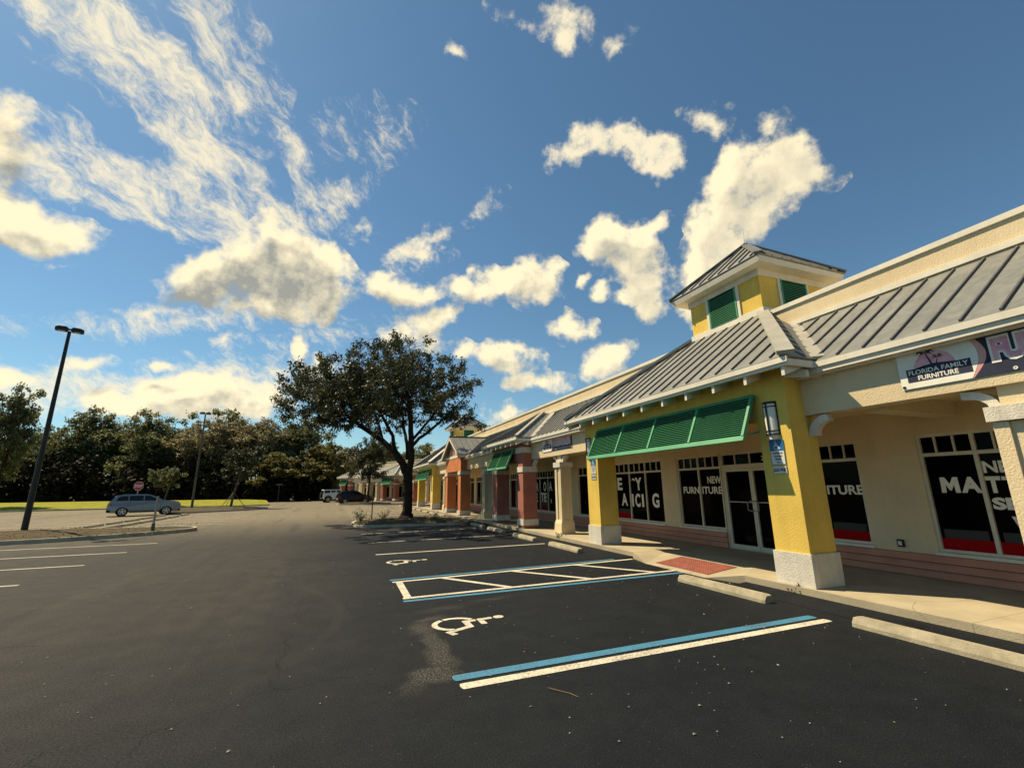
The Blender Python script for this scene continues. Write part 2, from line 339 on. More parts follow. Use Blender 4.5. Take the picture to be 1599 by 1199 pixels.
    for (sx, sy, ra, rb, rot, a) in ((1.40, 6.66, .26, .13, 20, .55), (1.24, 6.30, .16, .26, -10, .7), (1.25, 5.70, .12, .42, 0, .8), (1.22, 5.20, .14, .30, 5, .8), (1.05, 4.78, .22, .20, 30, .9), (.95, 4.75, .34, .15, 55, .5),
                                      (2.6, 7.42, .5, .10, 8, .35), (1.7, 7.15, .5, .16, 10, .3)):
        q = N.new('ShaderNodeMapping'); q.vector_type = 'TEXTURE'; q.inputs['Location'].default_value = (sx + .15, sy + .15, 0)
        q.inputs['Rotation'].default_value = (0, 0, R(rot)); q.inputs['Scale'].default_value = (ra * 1.5, rb * 1.5, 10); L.new(wrp.outputs[0], q.inputs['Vector'])
        gq = N.new('ShaderNodeTexGradient'); gq.gradient_type = 'SPHERICAL'; L.new(q.outputs[0], gq.inputs['Vector'])
        w = mt('MULTIPLY', gq.outputs['Fac'], a)
        stain = w if stain is None else mt('MAXIMUM', stain, w)
    sp = mt('MULTIPLY', mr(stain, .02, .5, 0, 1), mr(noise(48, 5, .8), .45, .60, .0, 1))
    col = mix(mt('MULTIPLY', sp, .30), col, (.30, .28, .21))
    # tyre-worn curve across the lane
    dx = mt('SUBTRACT', X, -3.4); dy = mt('SUBTRACT', Y, 7.6)
    rad = mt('SQRT', mt('ADD', mt('MULTIPLY', dx, dx), mt('MULTIPLY', dy, dy)))
    ring = mr(mt('ABSOLUTE', mt('SUBTRACT', mt('ADD', rad, mt('MULTIPLY', noise(1.5), .15)), 3.72)), .12, .02, 0, 1)
    ring = mt('MULTIPLY', ring, mr(X, -.9, .0, 0, 1))
    col = mix(mt('MULTIPLY', ring, .03), col, (.16, .15, .11))
    # old cracks
    wv = N.new('ShaderNodeVectorMath'); wv.operation = 'MULTIPLY_ADD'
    L.new(nz.outputs['Color'], wv.inputs[0]); wv.inputs[1].default_value = (.35, .35, 0); L.new(P, wv.inputs[2])
    v2 = N.new('ShaderNodeTexVoronoi'); v2.feature = 'DISTANCE_TO_EDGE'; v2.inputs['Scale'].default_value = .33; L.new(wv.outputs[0], v2.inputs['Vector'])
    crack = mt('MULTIPLY', mr(v2.outputs['Distance'], .0018, .0004, 0, 1), mr(noise(.3, 2), .42, .55, 0, 1))
    crack = mt('MULTIPLY', crack, mr(X, 1.0, .2, 0, 1))
    col = mix(mt('MULTIPLY', crack, .6), col, (.009, .009, .009))
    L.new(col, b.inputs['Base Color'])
    L.new(mr(noise(60, 3), .3, .7, .62, .88), b.inputs['Roughness'])
    b.inputs['Specular IOR Level'].default_value = .12
    bp = N.new('ShaderNodeBump'); bp.inputs['Strength'].default_value = .75; bp.inputs['Distance'].default_value = .008
    L.new(mt('SUBTRACT', noise(85, 3, .6), mt('MULTIPLY', crack, 1.5)), bp.inputs['Height']); L.new(bp.outputs[0], b.inputs['Normal'])
    return m
M['asphalt'] = asphalt()

def paint(name, col, wear=.5):
    m = bpy.data.materials.new(name); m.use_nodes = True
    t = m.node_tree; N, L = t.nodes, t.links; b = N['Principled BSDF']
    tcn = N.new('ShaderNodeTexCoord')
    n = N.new('ShaderNodeTexNoise'); n.inputs['Scale'].default_value = 34; n.inputs['Detail'].default_value = 6; n.inputs['Roughness'].default_value = .7
    L.new(tcn.outputs['Object'], n.inputs['Vector'])
    n2 = N.new('ShaderNodeTexNoise'); n2.inputs['Scale'].default_value = 2.2; n2.inputs['Detail'].default_value = 3
    L.new(tcn.outputs['Object'], n2.inputs['Vector'])
    ad = N.new('ShaderNodeMath'); ad.operation = 'MULTIPLY_ADD'; ad.inputs[1].default_value = .35; L.new(n2.outputs['Fac'], ad.inputs[0]); L.new(n.outputs['Fac'], ad.inputs[2])
    mrn = N.new('ShaderNodeMapRange'); mrn.inputs['From Min'].default_value = .50 + .32 * (1 - wear); mrn.inputs['From Max'].default_value = .80 + .32 * (1 - wear)
    L.new(ad.outputs[0], mrn.inputs['Value'])
    mx = N.new('ShaderNodeMix'); mx.data_type = 'RGBA'; L.new(mrn.outputs[0], mx.inputs['Factor'])
    mx.inputs['A'].default_value = (*col, 1); mx.inputs['B'].default_value = (.06, .057, .05, 1)
    L.new(mx.outputs['Result'], b.inputs['Base Color'])
    b.inputs['Roughness'].default_value = .75; b.inputs['Specular IOR Level'].default_value = .3
    bp = N.new('ShaderNodeBump'); bp.inputs['Strength'].default_value = .5; bp.inputs['Distance'].default_value = .006
    L.new(n.outputs['Fac'], bp.inputs['Height']); L.new(bp.outputs[0], b.inputs['Normal'])
    return m
M['paint_white'] = paint('white_road_paint', (.58, .54, .42), .6)
M['paint_blue'] = paint('blue_road_paint', (.045, .20, .33), .6)
M['paint_old'] = paint('worn_white_road_paint', (.62, .57, .43), .5)

def sidewalk_mat():
    m = mat('sidewalk_concrete', (.375, .325, .22), .9, .15, bump=.35, bscale=60, var=.16, vscale=1.4)
    t = m.node_tree; N, L = t.nodes, t.links; b = N['Principled BSDF']
    src = b.inputs['Base Color'].links[0].from_socket
    tcn = N.new('ShaderNodeTexCoord'); sep = N.new('ShaderNodeSeparateXYZ'); L.new(tcn.outputs['Object'], sep.inputs[0])
    w = N.new('ShaderNodeMath'); w.operation = 'PINGPONG'; w.inputs[1].default_value = 1.1; L.new(sep.outputs[1], w.inputs[0])
    c = N.new('ShaderNodeMath'); c.operation = 'LESS_THAN'; c.inputs[1].default_value = .008; L.new(w.outputs[0], c.inputs[0])
    n = N.new('ShaderNodeTexNoise'); n.inputs['Scale'].default_value = 1.1; n.inputs['Detail'].default_value = 3; L.new(tcn.outputs['Object'], n.inputs['Vector'])
    wv = N.new('ShaderNodeVectorMath'); wv.operation = 'MULTIPLY_ADD'; wv.inputs[1].default_value = (.6, .6, 0); L.new(n.outputs['Color'], wv.inputs[0]); L.new(tcn.outputs['Object'], wv.inputs[2])
    vo = N.new('ShaderNodeTexVoronoi'); vo.feature = 'DISTANCE_TO_EDGE'; vo.inputs['Scale'].default_value = .28; L.new(wv.outputs[0], vo.inputs['Vector'])
    c2 = N.new('ShaderNodeMath'); c2.operation = 'LESS_THAN'; c2.inputs[1].default_value = .0018; L.new(vo.outputs['Distance'], c2.inputs[0])
    mxx = N.new('ShaderNodeMath'); mxx.operation = 'MAXIMUM'; L.new(c.outputs[0], mxx.inputs[0]); L.new(c2.outputs[0], mxx.inputs[1])
    f = N.new('ShaderNodeMath'); f.operation = 'MULTIPLY'; f.inputs[1].default_value = .38; L.new(mxx.outputs[0], f.inputs[0])
    mx = N.new('ShaderNodeMix'); mx.data_type = 'RGBA'; L.new(f.outputs[0], mx.inputs['Factor']); L.new(src, mx.inputs['A']); mx.inputs['B'].default_value = (.10, .085, .06, 1)
    L.new(mx.outputs['Result'], b.inputs['Base Color'])
    return m
M['sidewalk'] = sidewalk_mat()

# ------------------------------------------------------------------ helpers
V3 = Vector
class MB:
    """collects shapes, then links them as ONE mesh object"""
    def __init__(s): s.v, s.f, s.m = [], [], []
    def add(s, verts, faces, mi=0):
        o = len(s.v)
        s.v += [tuple(p) for p in verts]
        s.f += [tuple(i + o for i in f) for f in faces]; s.m += [mi] * len(faces)
        return s
    def box(s, x0, x1, y0, y1, z0, z1, mi=0):
        return s.add([(x0, y0, z0), (x1, y0, z0), (x1, y1, z0), (x0, y1, z0), (x0, y0, z1), (x1, y0, z1), (x1, y1, z1), (x0, y1, z1)],
                     [(0, 3, 2, 1), (4, 5, 6, 7), (0, 1, 5, 4), (1, 2, 6, 5), (2, 3, 7, 6), (3, 0, 4, 7)], mi)
    def frustum(s, b, t, z0, z1, mi=0):
        (a0, a1, b0, b1), (c0, c1, d0, d1) = b, t
        return s.add([(a0, b0, z0), (a1, b0, z0), (a1, b1, z0), (a0, b1, z0), (c0, d0, z1), (c1, d0, z1), (c1, d1, z1), (c0, d1, z1)],
                     [(0, 3, 2, 1), (4, 5, 6, 7), (0, 1, 5, 4), (1, 2, 6, 5), (2, 3, 7, 6), (3, 0, 4, 7)], mi)
    def slab(s, pts, off, mi=0):
        """polygon pts thickened by the vector off"""
        n = len(pts); off = V3(off)
        a = [V3(p) for p in pts]
        return s.add(a + [p + off for p in a], [tuple(range(n)), tuple(range(2 * n - 1, n - 1, -1))] + [(i, i + n, (i + 1) % n + n, (i + 1) % n) for i in range(n)], mi)
    def bar(s, p, q, w, h, up=(0, 0, 1), mi=0, lift=0.0):
        p, q, up = V3(p), V3(q), V3(up)
        d = (q - p).normalized(); side = d.cross(up).normalized(); up = side.cross(d)
        p = p + up * lift; q = q + up * lift
        c = [side * (-w / 2), side * (w / 2), side * (w / 2) + up * h, side * (-w / 2) + up * h]
        return s.add([p + k for k in c] + [q + k for k in c], [(0, 1, 2, 3), (7, 6, 5, 4)] + [(i, i + 4, (i + 1) % 4 + 4, (i + 1) % 4) for i in range(4)], mi)
    def tube(s, pts, radii, n=8, mi=0, caps=True):
        pts = [V3(p) for p in pts]; rings = []
        ref = V3((0, 0, 1)) if abs((pts[-1] - pts[0]).normalized().z) < .9 else V3((1, 0, 0))
        for i, p in enumerate(pts):
            d = (pts[min(i + 1, len(pts) - 1)] - pts[max(i - 1, 0)]).normalized()
            a = d.cross(ref).normalized(); b = d.cross(a)
            r = radii[i] if hasattr(radii, '__len__') else radii
            rings.append([p + (a * math.cos(2 * math.pi * k / n) + b * math.sin(2 * math.pi * k / n)) * r for k in range(n)])
        fs = []
        for i in range(len(pts) - 1):
            for k in range(n): fs.append((i * n + k, i * n + (k + 1) % n, (i + 1) * n + (k + 1) % n, (i + 1) * n + k))
        if caps:
            fs.append(tuple(range(n - 1, -1, -1))); fs.append(tuple(range((len(pts) - 1) * n, len(pts) * n)))
        return s.add([p for r in rings for p in r], fs, mi)
    def build(s, name, mats, parent=None, bevel=0.0, smooth=False):
        me = bpy.data.meshes.new(name)
        me.from_pydata(s.v, [], s.f)
        mats = mats if isinstance(mats, (list, tuple)) else [mats]
        for m in mats: me.materials.append(m)
        if len(mats) > 1: me.polygons.foreach_set('material_index', s.m)
        bm = bmesh.new(); bm.from_mesh(me)
        if bevel:
            bmesh.ops.bevel(bm, geom=[e for e in bm.edges if e.calc_face_angle(0) > .5], offset=bevel, segments=2, affect='EDGES', clamp_overlap=True)
        bmesh.ops.recalc_face_normals(bm, faces=bm.faces)
        bm.to_mesh(me); bm.free()
        if smooth: me.polygons.foreach_set('use_smooth', [True] * len(me.polygons))
        o = bpy.data.objects.new(name, me); COL.objects.link(o)
        if parent: o.parent = parent
        return o

def tag(o, label=None, cat=None, group=None, kind=None):
    for k, x in (('label', label), ('category', cat), ('group', group), ('kind', kind)):
        if x: o[k] = x
    return o
def thing(name, label, cat, loc=(0, 0, 0), rz=0.0, group=None):
    o = bpy.data.objects.new(name, None); COL.objects.link(o)
    o.empty_display_size = .2
    o.location = loc; o.rotation_euler = (0, 0, rz)
    return tag(o, label, cat, group)
def dup(o, parent=None):
    c = o.copy(); COL.objects.link(c)
    if parent: c.parent = parent
    for ch in o.children: dup(ch, c)
    return c

# lettering: turned into plain meshes once, scaled into place later
_txt = {}
def text_geo(t, bold=.02):
    k = (t, bold)
    if k not in _txt:
        cu = bpy.data.curves.new('lettering', 'FONT'); cu.body = t; cu.offset = bold; cu.resolution_u = 3
        ob = bpy.data.objects.new('lettering', cu); COL.objects.link(ob)
        dg = bpy.context.evaluated_depsgraph_get(); dg.update()
        me = bpy.data.meshes.new_from_object(ob.evaluated_get(dg))
        vs = [(p.co.x, p.co.y) for p in me.vertices]; fs = [tuple(p.vertices) for p in me.polygons]
        bpy.data.objects.remove(ob); bpy.data.curves.remove(cu); bpy.data.meshes.remove(me)
        x0 = min(p[0] for p in vs); x1 = max(p[0] for p in vs); y0 = min(p[1] for p in vs); y1 = max(p[1] for p in vs)
        _txt[k] = ([((x - x0) / (x1 - x0), (y - y0) / (y1 - y0)) for x, y in vs], fs)
    return _txt[k]
def put_text(mb, t, fn, x0, x1, y0, y1, bold=.02, mi=0):
    vs, fs = text_geo(t, bold)
    mb.add([fn(x0 + x * (x1 - x0), y0 + y * (y1 - y0)) for x, y in vs], fs, mi)
def put_poly(mb, pts, fn, mi=0): mb.add([fn(*p) for p in pts], [tuple(range(len(pts)))], mi)
def disc(cx, cy, rx, ry=None, n=24, a0=0, a1=360):
    ry = ry or rx
    return [(cx + rx * math.cos(R(a0 + (a1 - a0) * k / n)), cy + ry * math.sin(R(a0 + (a1 - a0) * k / n))) for k in range(n + (0 if a1 - a0 == 360 else 1))]
def put_arc(mb, cx, cy, r0, r1, a0, a1, fn, n=18, mi=0):
    vs, fs = [], []
    for k in range(n + 1):
        a = R(a0 + (a1 - a0) * k / n)
        vs += [fn(cx + r0 * math.cos(a), cy + r0 * math.sin(a)), fn(cx + r1 * math.cos(a), cy + r1 * math.sin(a))]
    for k in range(n): fs.append((2 * k, 2 * k + 1, 2 * k + 3, 2 * k + 2))
    mb.add(vs, fs, mi)
def put_line(mb, p, q, w, fn, mi=0):
    (x0, y0), (x1, y1) = p, q; L = math.hypot(x1 - x0, y1 - y0); nx, ny = -(y1 - y0) / L * w / 2, (x1 - x0) / L * w / 2
    put_poly(mb, [(x0 + nx, y0 + ny), (x1 + nx, y1 + ny), (x1 - nx, y1 - ny), (x0 - nx, y0 - ny)], fn, mi)
def wheelchair(mb, fn, mi=0):
    put_poly(mb, disc(.37, .93, .075, n=16), fn, mi)
    put_poly(mb, [(.33, .83), (.42, .83), (.44, .62), (.35, .62)], fn, mi)
    put_poly(mb, [(.45, .70), (.63, .70), (.63, .62), (.45, .62)], fn, mi)
    put_poly(mb, [(.35, .60), (.44, .60), (.46, .50), (.70, .50), (.83, .20), (.93, .24), (.96, .16), (.79, .10), (.63, .41), (.37, .41)], fn, mi)
    put_arc(mb, .46, .31, .235, .31, 118, 205, fn, 12, mi)
    put_arc(mb, .46, .31, .235, .31, 212, 345, fn, 16, mi)

# ------------------------------------------------------------------ shops
def seamed(mb, pts, spacing, phase=0.0, thick=.05, rib=(.026, .034), mi=1):
    """standing-seam roof plane: slab plus one upstanding rib per seam"""
    P = [V3(p) for p in pts]
    n = V3((0, 0, 0))
    for i in range(len(P)): n += (P[i] - P[0]).cross(P[(i + 1) % len(P)] - P[0])
    n.normalize()
    if n.z < 0: n = -n
    up = (V3((0, 0, 1)) - n * n.z).normalized(); h = up.cross(n)
    mb.slab(P, n * -thick)
    c = [((p - P[0]).dot(h), (p - P[0]).dot(up)) for p in P]
    x0, x1 = min(a for a, b in c), max(a for a, b in c)
    x = x0 + spacing * (.5 + phase)
    while x < x1 - .03:
        ys = []
        for i in range(len(c)):
            (ax, ay), (bx, by) = c[i], c[(i + 1) % len(c)]
            if (ax - x) * (bx - x) < 0: ys.append(ay + (by - ay) * (x - ax) / (bx - ax))
        if len(ys) >= 2:
            a, b = min(ys), max(ys)
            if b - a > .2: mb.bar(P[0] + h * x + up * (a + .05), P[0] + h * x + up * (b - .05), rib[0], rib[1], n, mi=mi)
        x += spacing

WALL = 2.62
class Shops:
    def __init__(s, root): s.root = root; s.open = []
    def glazing(s, va, vb, mull, texts=(), z0=.60, z1=2.60, zt=2.24, red=None):
        """shop window: frame > pane, lettering"""
        s.open.append((va, vb, z0, z1))
        u = WALL + .03
        m = MB(); t = .05
        m.box(u, u + .09, va, va + t, z0, z1); m.box(u, u + .09, vb - t, vb, z0, z1)
        m.box(u, u + .09, va + t, vb - t, z0, z0 + t); m.box(u, u + .09, va + t, vb - t, z1 - t, z1)
        m.box(u + .003, u + .087, va + t, vb - t, zt - .03, zt + .03)
        xs = [va] + list(mull) + [vb]
        for x in mull:
            m.box(u + .006, u + .084, x - .028, x + .028, z0 + t, zt - .03); m.box(u + .006, u + .084, x - .028, x + .028, zt + .03, z1 - t)
        for a, b in zip(xs, xs[1:]):
            for k in (1, 2):
                x = a + (b - a) * k / 3; m.box(u + .015, u + .075, x - .014, x + .014, zt + .03, z1 - t)
        fr = m.build('window', M['alu'], s.root)
        MB().box(u + .05, u + .062, va + t, vb - t, z0 + t, zt - .03).box(u + .05, u + .062, va + t, vb - t, zt + .03, z1 - t).build('pane', M['glass'], fr)
        sm = MB().box(WALL - .05, WALL + .03, va - .03, vb + .03, z0 - .055, z0 - .003); sm.build('sill', M['trim'], fr)
        if texts:
            tm = MB(); fn = lambda x, y: (u + .046, -x, y)          # seen from outside, x runs towards -v
            for tx in texts:
                if tx[0] == '*bite': put_poly(tm, [(-tx[1], tx[3]), (-tx[1] + .1, tx[4]), (-tx[2] - .06, tx[4] - .01), (-tx[2], tx[3] + .005), (-tx[2] - .03, tx[3]), (-tx[2] - .12, tx[4] - .045)], fn)
                elif tx[0] == '*M': put_poly(tm, [(-tx[1] + (tx[1] - tx[2]) * q, tx[3] + (tx[4] - tx[3]) * w) for q, w in ((0, 0), (.03, 1), (.29, 1), (.5, .56), (.71, 1), (.97, 1), (1, 0), (.74, 0), (.72, .52), (.55, .14), (.45, .14), (.28, .52), (.26, 0))], fn)
                else: put_text(tm, tx[0], fn, -tx[1], -tx[2], tx[3], tx[4], tx[5] if len(tx) > 5 else .035)
            tm.build('lettering', M['letter'], fr)
        if red:
            for a, b in red:
                MB().box(u + .044, u + .049, a, b, z0 + t, .83).build('red_drape', M['red'], fr)
                MB().box(u + .044, u + .049, a + .06, b - .05, .832, .98).build('grey_drape', M['grey_in'], fr)
        return fr
    def door(s, va, vb, leaves=2, number=None):
        """glazed aluminium entrance with transom: door > pane, handle"""
        s.open.append((va, vb, .15, 2.60))
        u = WALL + .03; m = MB(); t = .06; z0, z1, zt = .17, 2.60, 2.24
        m.box(u, u + .10, va, va + t, z0, z1); m.box(u, u + .10, vb - t, vb, z0, z1); m.box(u, u + .10, va + t, vb - t, z1 - .05, z1)
        m.box(u + .003, u + .097, va + t, vb - t, zt - .05, zt + .05); m.box(u - .02, u + .12, va, vb, .152, z0)
        k = 4 if leaves == 2 else 2
        for i in range(1, k): x = va + (vb - va) * i / k; m.box(u + .015, u + .085, x - .014, x + .014, zt + .05, z1 - .05)
        w = (vb - va - 2 * t) / leaves
        for i in range(leaves):
            a = va + t + i * w + .004; b = a + w - .008
            m.box(u + .006, u + .054, a, a + .055, z0 + .005, zt - .055); m.box(u + .006, u + .054, b - .055, b, z0 + .005, zt - .055)
            m.box(u + .006, u + .054, a + .055, b - .055, z0 + .005, z0 + .10); m.box(u + .006, u + .054, a + .055, b - .055, zt - .13, zt - .055)
            m.box(u + .012, u + .05, a + .055, b - .055, 1.32, 1.34)
        d = m.build('door', M['alu'], s.root)
        MB().box(u + .056, u + .066, va + t, vb - t, z0 + .01, zt - .06).box(u + .056, u + .066, va + t, vb - t, zt + .05, z1 - .05).build('pane', M['glass'], d)
        c = (va + vb) / 2 if leaves == 2 else va + .14
        for sg in ((-1, 1) if leaves == 2 else (1,)):
            MB().tube([(u + .005, c + sg * .04, 1.12), (u - .05, c + sg * .05, 1.12), (u - .05, c + sg * .16, 1.14), (u - .05, c + sg * .16, 1.33), (u - .05, c + sg * .05, 1.36), (u + .005, c + sg * .04, 1.36)], .012, 6).build('handle', M['galv'], d)
        if number:
            tm = MB(); put_text(tm, number, lambda x, y: (u + .055, -x, y), -(c - .32), -(c - .52), 2.35, 2.47, .02); tm.build('house_number', M['letter'], d)
        return d
    def wall(s, va, vb, top=3.2):
        """back wall with the openings left out, and the boarded plinth under the windows"""
        ops = sorted(s.open); m = MB(); x = va
        for a, b, z0, z1 in ops:
            if a > x: m.box(WALL, WALL + .22, x, a, .15, top)
            if z0 > .2: m.box(WALL + .001, WALL + .219, a, b, .15, z0 - .055)
            m.box(WALL + .001, WALL + .219, a, b, z1, top); x = b
        m.box(WALL, WALL + .22, x, vb, .15, top)
        m.build('wall', M['cream'], s.root)
        MB().box(WALL + .23, WALL + .26, va, vb, .1, top).build('room_backing', M['black'], s.root)
        # clapboard plinth
        cuts = [(a, b) for a, b, z0, z1 in ops if z0 < .2]; x = va; runs = []
        for a, b in cuts:
            if a > x: runs.append((x, a))
            x = b
        runs.append((x, vb))
        for a, b in runs:
            if b - a < .05: continue
            p = MB()
            for k in range(3):
                z = .158 + k * .13
                p.add([(WALL - .055, a, z), (WALL - .018, a, z + .116), (WALL - .002, a, z + .116), (WALL - .002, a, z), (WALL - .055, b, z), (WALL - .018, b, z + .116), (WALL - .002, b, z + .116), (WALL - .002, b, z)],
                      [(0, 1, 2, 3), (7, 6, 5, 4), (0, 4, 5, 1), (1, 5, 6, 2), (2, 6, 7, 3), (3, 7, 4, 0)])
            p.box(WALL - .012, WALL - .001, a + .002, b - .002, .152, .54, 1)
            p.build('boarded_plinth', [M['siding'], M['gap_shade']], s.root)
    def parapet(s, va, vb, z1=5.82):
        MB().box(2.5, 2.8, va, vb, 3.12, z1).build('parapet', M['cream'], s.root)
        MB().box(2.46, 2.84, va - .02, vb + .02, z1, z1 + .10).build('coping', M['trim'], s.root)
        MB().box(2.45, 2.498, va, vb, 5.35, 5.45).build('roof_flashing', M['trim'], s.root)
        MB().box(.45, WALL - .003, va, vb, 3.10, 3.16).build('porch_ceiling', M['cream'], s.root)
    def cream_front(s, va, vb, ra, rb, phase=0):
        """beam, eaves board and roof between two blocks"""
        MB().box(.40, .72, va, vb, 2.92, 3.72).build('porch_beam', M['cream'], s.root)
        r = MB(); seamed(r, [(.2, ra, 3.75), (.2, rb, 3.75), (2.47, rb, 5.31), (2.47, ra, 5.31)], .39, phase)
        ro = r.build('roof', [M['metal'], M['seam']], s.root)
        f = MB().box(.20, .26, ra, rb, 3.57, 3.695).box(.17, .202, ra, rb, 3.655, 3.745).build('eaves_board', M['trim'], ro)
        MB().box(.262, .398, va, vb, 3.55, 3.58).build('soffit', M['trim'], ro)
    def column(s, v, u=.42, w=.40):
        """square cream column: flared base, collar, two curved brackets"""
        a, b = v - w / 2, v + w / 2; c = u + w
        m = MB().box(u, c, a, b, .60, 2.47); g = .035
        # raised edges leave a sunk panel on the front and on both sides
        for k in (0, 1):
            e = a if k == 0 else b - .11
            m.box(u - g, u - .001, e, e + .11, .62, 2.47)
            f = a - g if k == 0 else b + .001
            for q in (u - g, c - .11): m.box(q, q + .11, f, f + g - .001, .62, 2.47)
        m.box(u + .05, c - .05, a + .05, b - .05, 2.64, 2.918)
        co = m.build('column', M['cream'], s.root)
        MB().frustum((u - .10, c + .05, a - .09, b + .09), (u - .08, c + .04, a - .07, b + .07), .152, .50).frustum((u - .08, c + .04, a - .07, b + .07), (u - .04, c + .01, a - .04, b + .04), .50, .62).build('base', M['cream'], co)
        MB().box(u - .08, c + .06, a - .07, b + .07, 2.48, 2.66).build('collar', M['white'], co)
        for sg in (-1, 1):
            e = a + .05 if sg < 0 else b - .05
            br = MB(); n = 8; pts = []
            for k in range(n + 1):
                t = R(90 * k / n); pts.append((e + sg * (.36 - .36 * math.cos(t) + 0), 2.66 + .25 * math.sin(t)))
            out = [(p[0], p[1]) for p in pts]; inn = [(e + sg * (.36 - .25 * math.cos(R(90 * k / n))), 2.66 - .00 + .15 * math.sin(R(90 * k / n))) for k in range(n + 1)]
            for k in range(n):
                q = [out[k], out[k + 1], inn[k + 1], inn[k]]
                br.slab([(u + .06, y, z) for y, z in q], (.12, 0, 0))
            br.build('bracket', M['white'], co)
        return co
    def pillar(s, va, vb, mk, z1, kind):
        u0, u1 = 0.0, .62
        p = MB().box(u0, u1, va, vb, .16, z1).build('pillar', M[mk], s.root)
        if kind == 'yellow':
            MB().box(u0 - .03, u1 + .03, va - .03, vb + .03, .153, .66).build('plinth', M['white'], p)
        elif kind == 'maroon':
            for z, h in ((.27, .24), (2.40, .22), (3.20, .23)): MB().box(u0 - .03, u1 + .03, va - .03, vb + .03, z, z + h).build('band', M['white'], p)
        elif kind == 'orange':
            for z, h in ((.19, .25), (2.62, .22)): MB().box(u0 - .04, u1 + .04, va - .04, vb + .04, z, z + h).build('band', M['white'], p)
        return p
    def shutter(s, va, vb, zt, u0=-.04, drop=.86, out=.40, panels=4):
        """top-hung louvred shutter propped open"""
        m = MB(); t = V3((u0, 0, zt)); b = V3((u0 - out, 0, zt - drop)); d = b - t; L = d.length; d.normalize(); nrm = V3((d.z, 0, -d.x))
        if nrm.x > 0: nrm = -nrm
        P = lambda v, k: t + d * k + V3((0, v, 0))
        for k in (.03, L - .045): m.bar(P(va, k), P(vb, k), .09 if k > .1 else .06, .05, nrm)
        for i in range(panels + 1):
            v = va + .03 + (vb - va - .06) * i / panels; m.bar(P(v, .06), P(v, L - .09), .055, .062, nrm, lift=.001)
        n = 17; k0, k1 = .075, L - .09
        for i in range(n):
            ka, kb = k0 + (k1 - k0) * i / n, k0 + (k1 - k0) * (i + 1) / n
            tri = [(ka + .004, -.012), (kb - .002, .040), (kb - .010, .044), (ka + .004, .002), ]
            vs = [P(va + .05, k) + nrm * q for k, q in tri] + [P(vb - .05, k) + nrm * q for k, q in tri]
            m.add(vs, [(0, 1, 2, 3), (7, 6, 5, 4), (0, 4, 5, 1), (1, 5, 6, 2), (2, 6, 7, 3), (3, 7, 4, 0)])
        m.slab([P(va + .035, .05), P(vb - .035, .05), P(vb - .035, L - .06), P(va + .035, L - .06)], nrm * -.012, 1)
        sh = m.build('shutter', [M['green'], M['green_back']], s.root)
        for v in (va + .06, vb - .06): MB().bar(P(v, L - .1), (0.02, v, zt - drop + .18), .03, .03).build('prop', M['green'], sh)
        return sh
    def hip_roof(s, va, vb, ze, top, ov=.45, rafters=9):
        """block roof with hips; top = (v0, v1, u, z) of its upper edge. roof > hip_cap, eaves_board, rafter_tail"""
        t0, t1, tu, tz = top; a, b = va - ov, vb + ov; e = -ov
        m = MB(); A, B, T0, T1 = V3((e, a, ze)), V3((e, b, ze)), V3((tu, t0, tz)), V3((tu, t1, tz))
        if t1 - t0 > .1: seamed(m, [A, B, T1, T0], .40)
        else: seamed(m, [A, B, T0], .40)
        for C, T, sg in ((A, T0, 1), (B, T1, -1)):
            sl = (T.z - ze) / (sg * (T.y - C.y))                    # side plane: z = ze + sl * distance from eave
            wv = lambda z: C.y + sg * (z - ze) / sl
            u_low = .2 + (ze - 3.75) / .687
            pts = [C, V3((u_low, C.y, ze))]
            zt = min(5.31, tz - .02); pts += [V3((2.47, wv(zt), zt))]
            if tz > 5.34: pts += [V3((2.47, wv(tz), tz))]
            pts += [T]
            seamed(m, pts, .34, thick=.04, rib=(.03, .018), mi=0)
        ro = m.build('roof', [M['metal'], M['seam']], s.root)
        for C, T in ((A, T0), (B, T1)):
            MB().bar(C + V3((0, 0, .012)), T + V3((0, 0, .012)), .26 if t1 - t0 > .1 else .12, .07).build('hip_cap', M['cap'], ro)
            sg = 1 if C is A else -1; u_low = .2 + (ze - 3.75) / .687; sl_ = (T.z - ze) / (sg * (T.y - C.y)); zv = min(5.31, T.z)
            MB().bar((u_low, C.y, ze + .0), (2.47, C.y + sg * (zv - ze) / sl_, zv), .20, .05, (-.4, -sg * .4, 1)).build('valley_flashing', M['cap'], ro)
            MB().box(e + .05, u_low, min(C.y, C.y + .04 * (1 if C is A else -1)), max(C.y, C.y + .04 * (1 if C is A else -1)), ze - .165, ze - .052).build('eaves_board', M['trim'], ro)
        MB().box(e, e + .05, a, b, ze - .165, ze - .052).build('eaves_board', M['trim'], ro)
        MB().box(e - .03, e - .002, a - .02, b + .02, ze - .11, ze - .02).build('gutter_trim', M['trim'], ro)
        for k in range(rafters):
            v = a + .12 + (b - a - .24) * k / (rafters - 1)
            MB().slab([(e + .03, v - .03, ze - .165), (e + .03, v - .03, ze - .315), (-.002, v - .03, ze - .16), (-.002, v - .03, ze + .02)], (0, .06, 0)).build('rafter_tail', M['trim'], ro)
        for sg, y in ((1, a), (-1, b)):
            for u in (.02, .36):
                MB().slab([(u, y + sg * .05, ze - .20), (u, y + sg * .05, ze - .32), (u, y + sg * (ov - .002), ze - .24), (u, y + sg * (ov - .002), ze + .05)], (.08, 0, 0)).build('rafter_tail', M['trim'], ro)
        return ro
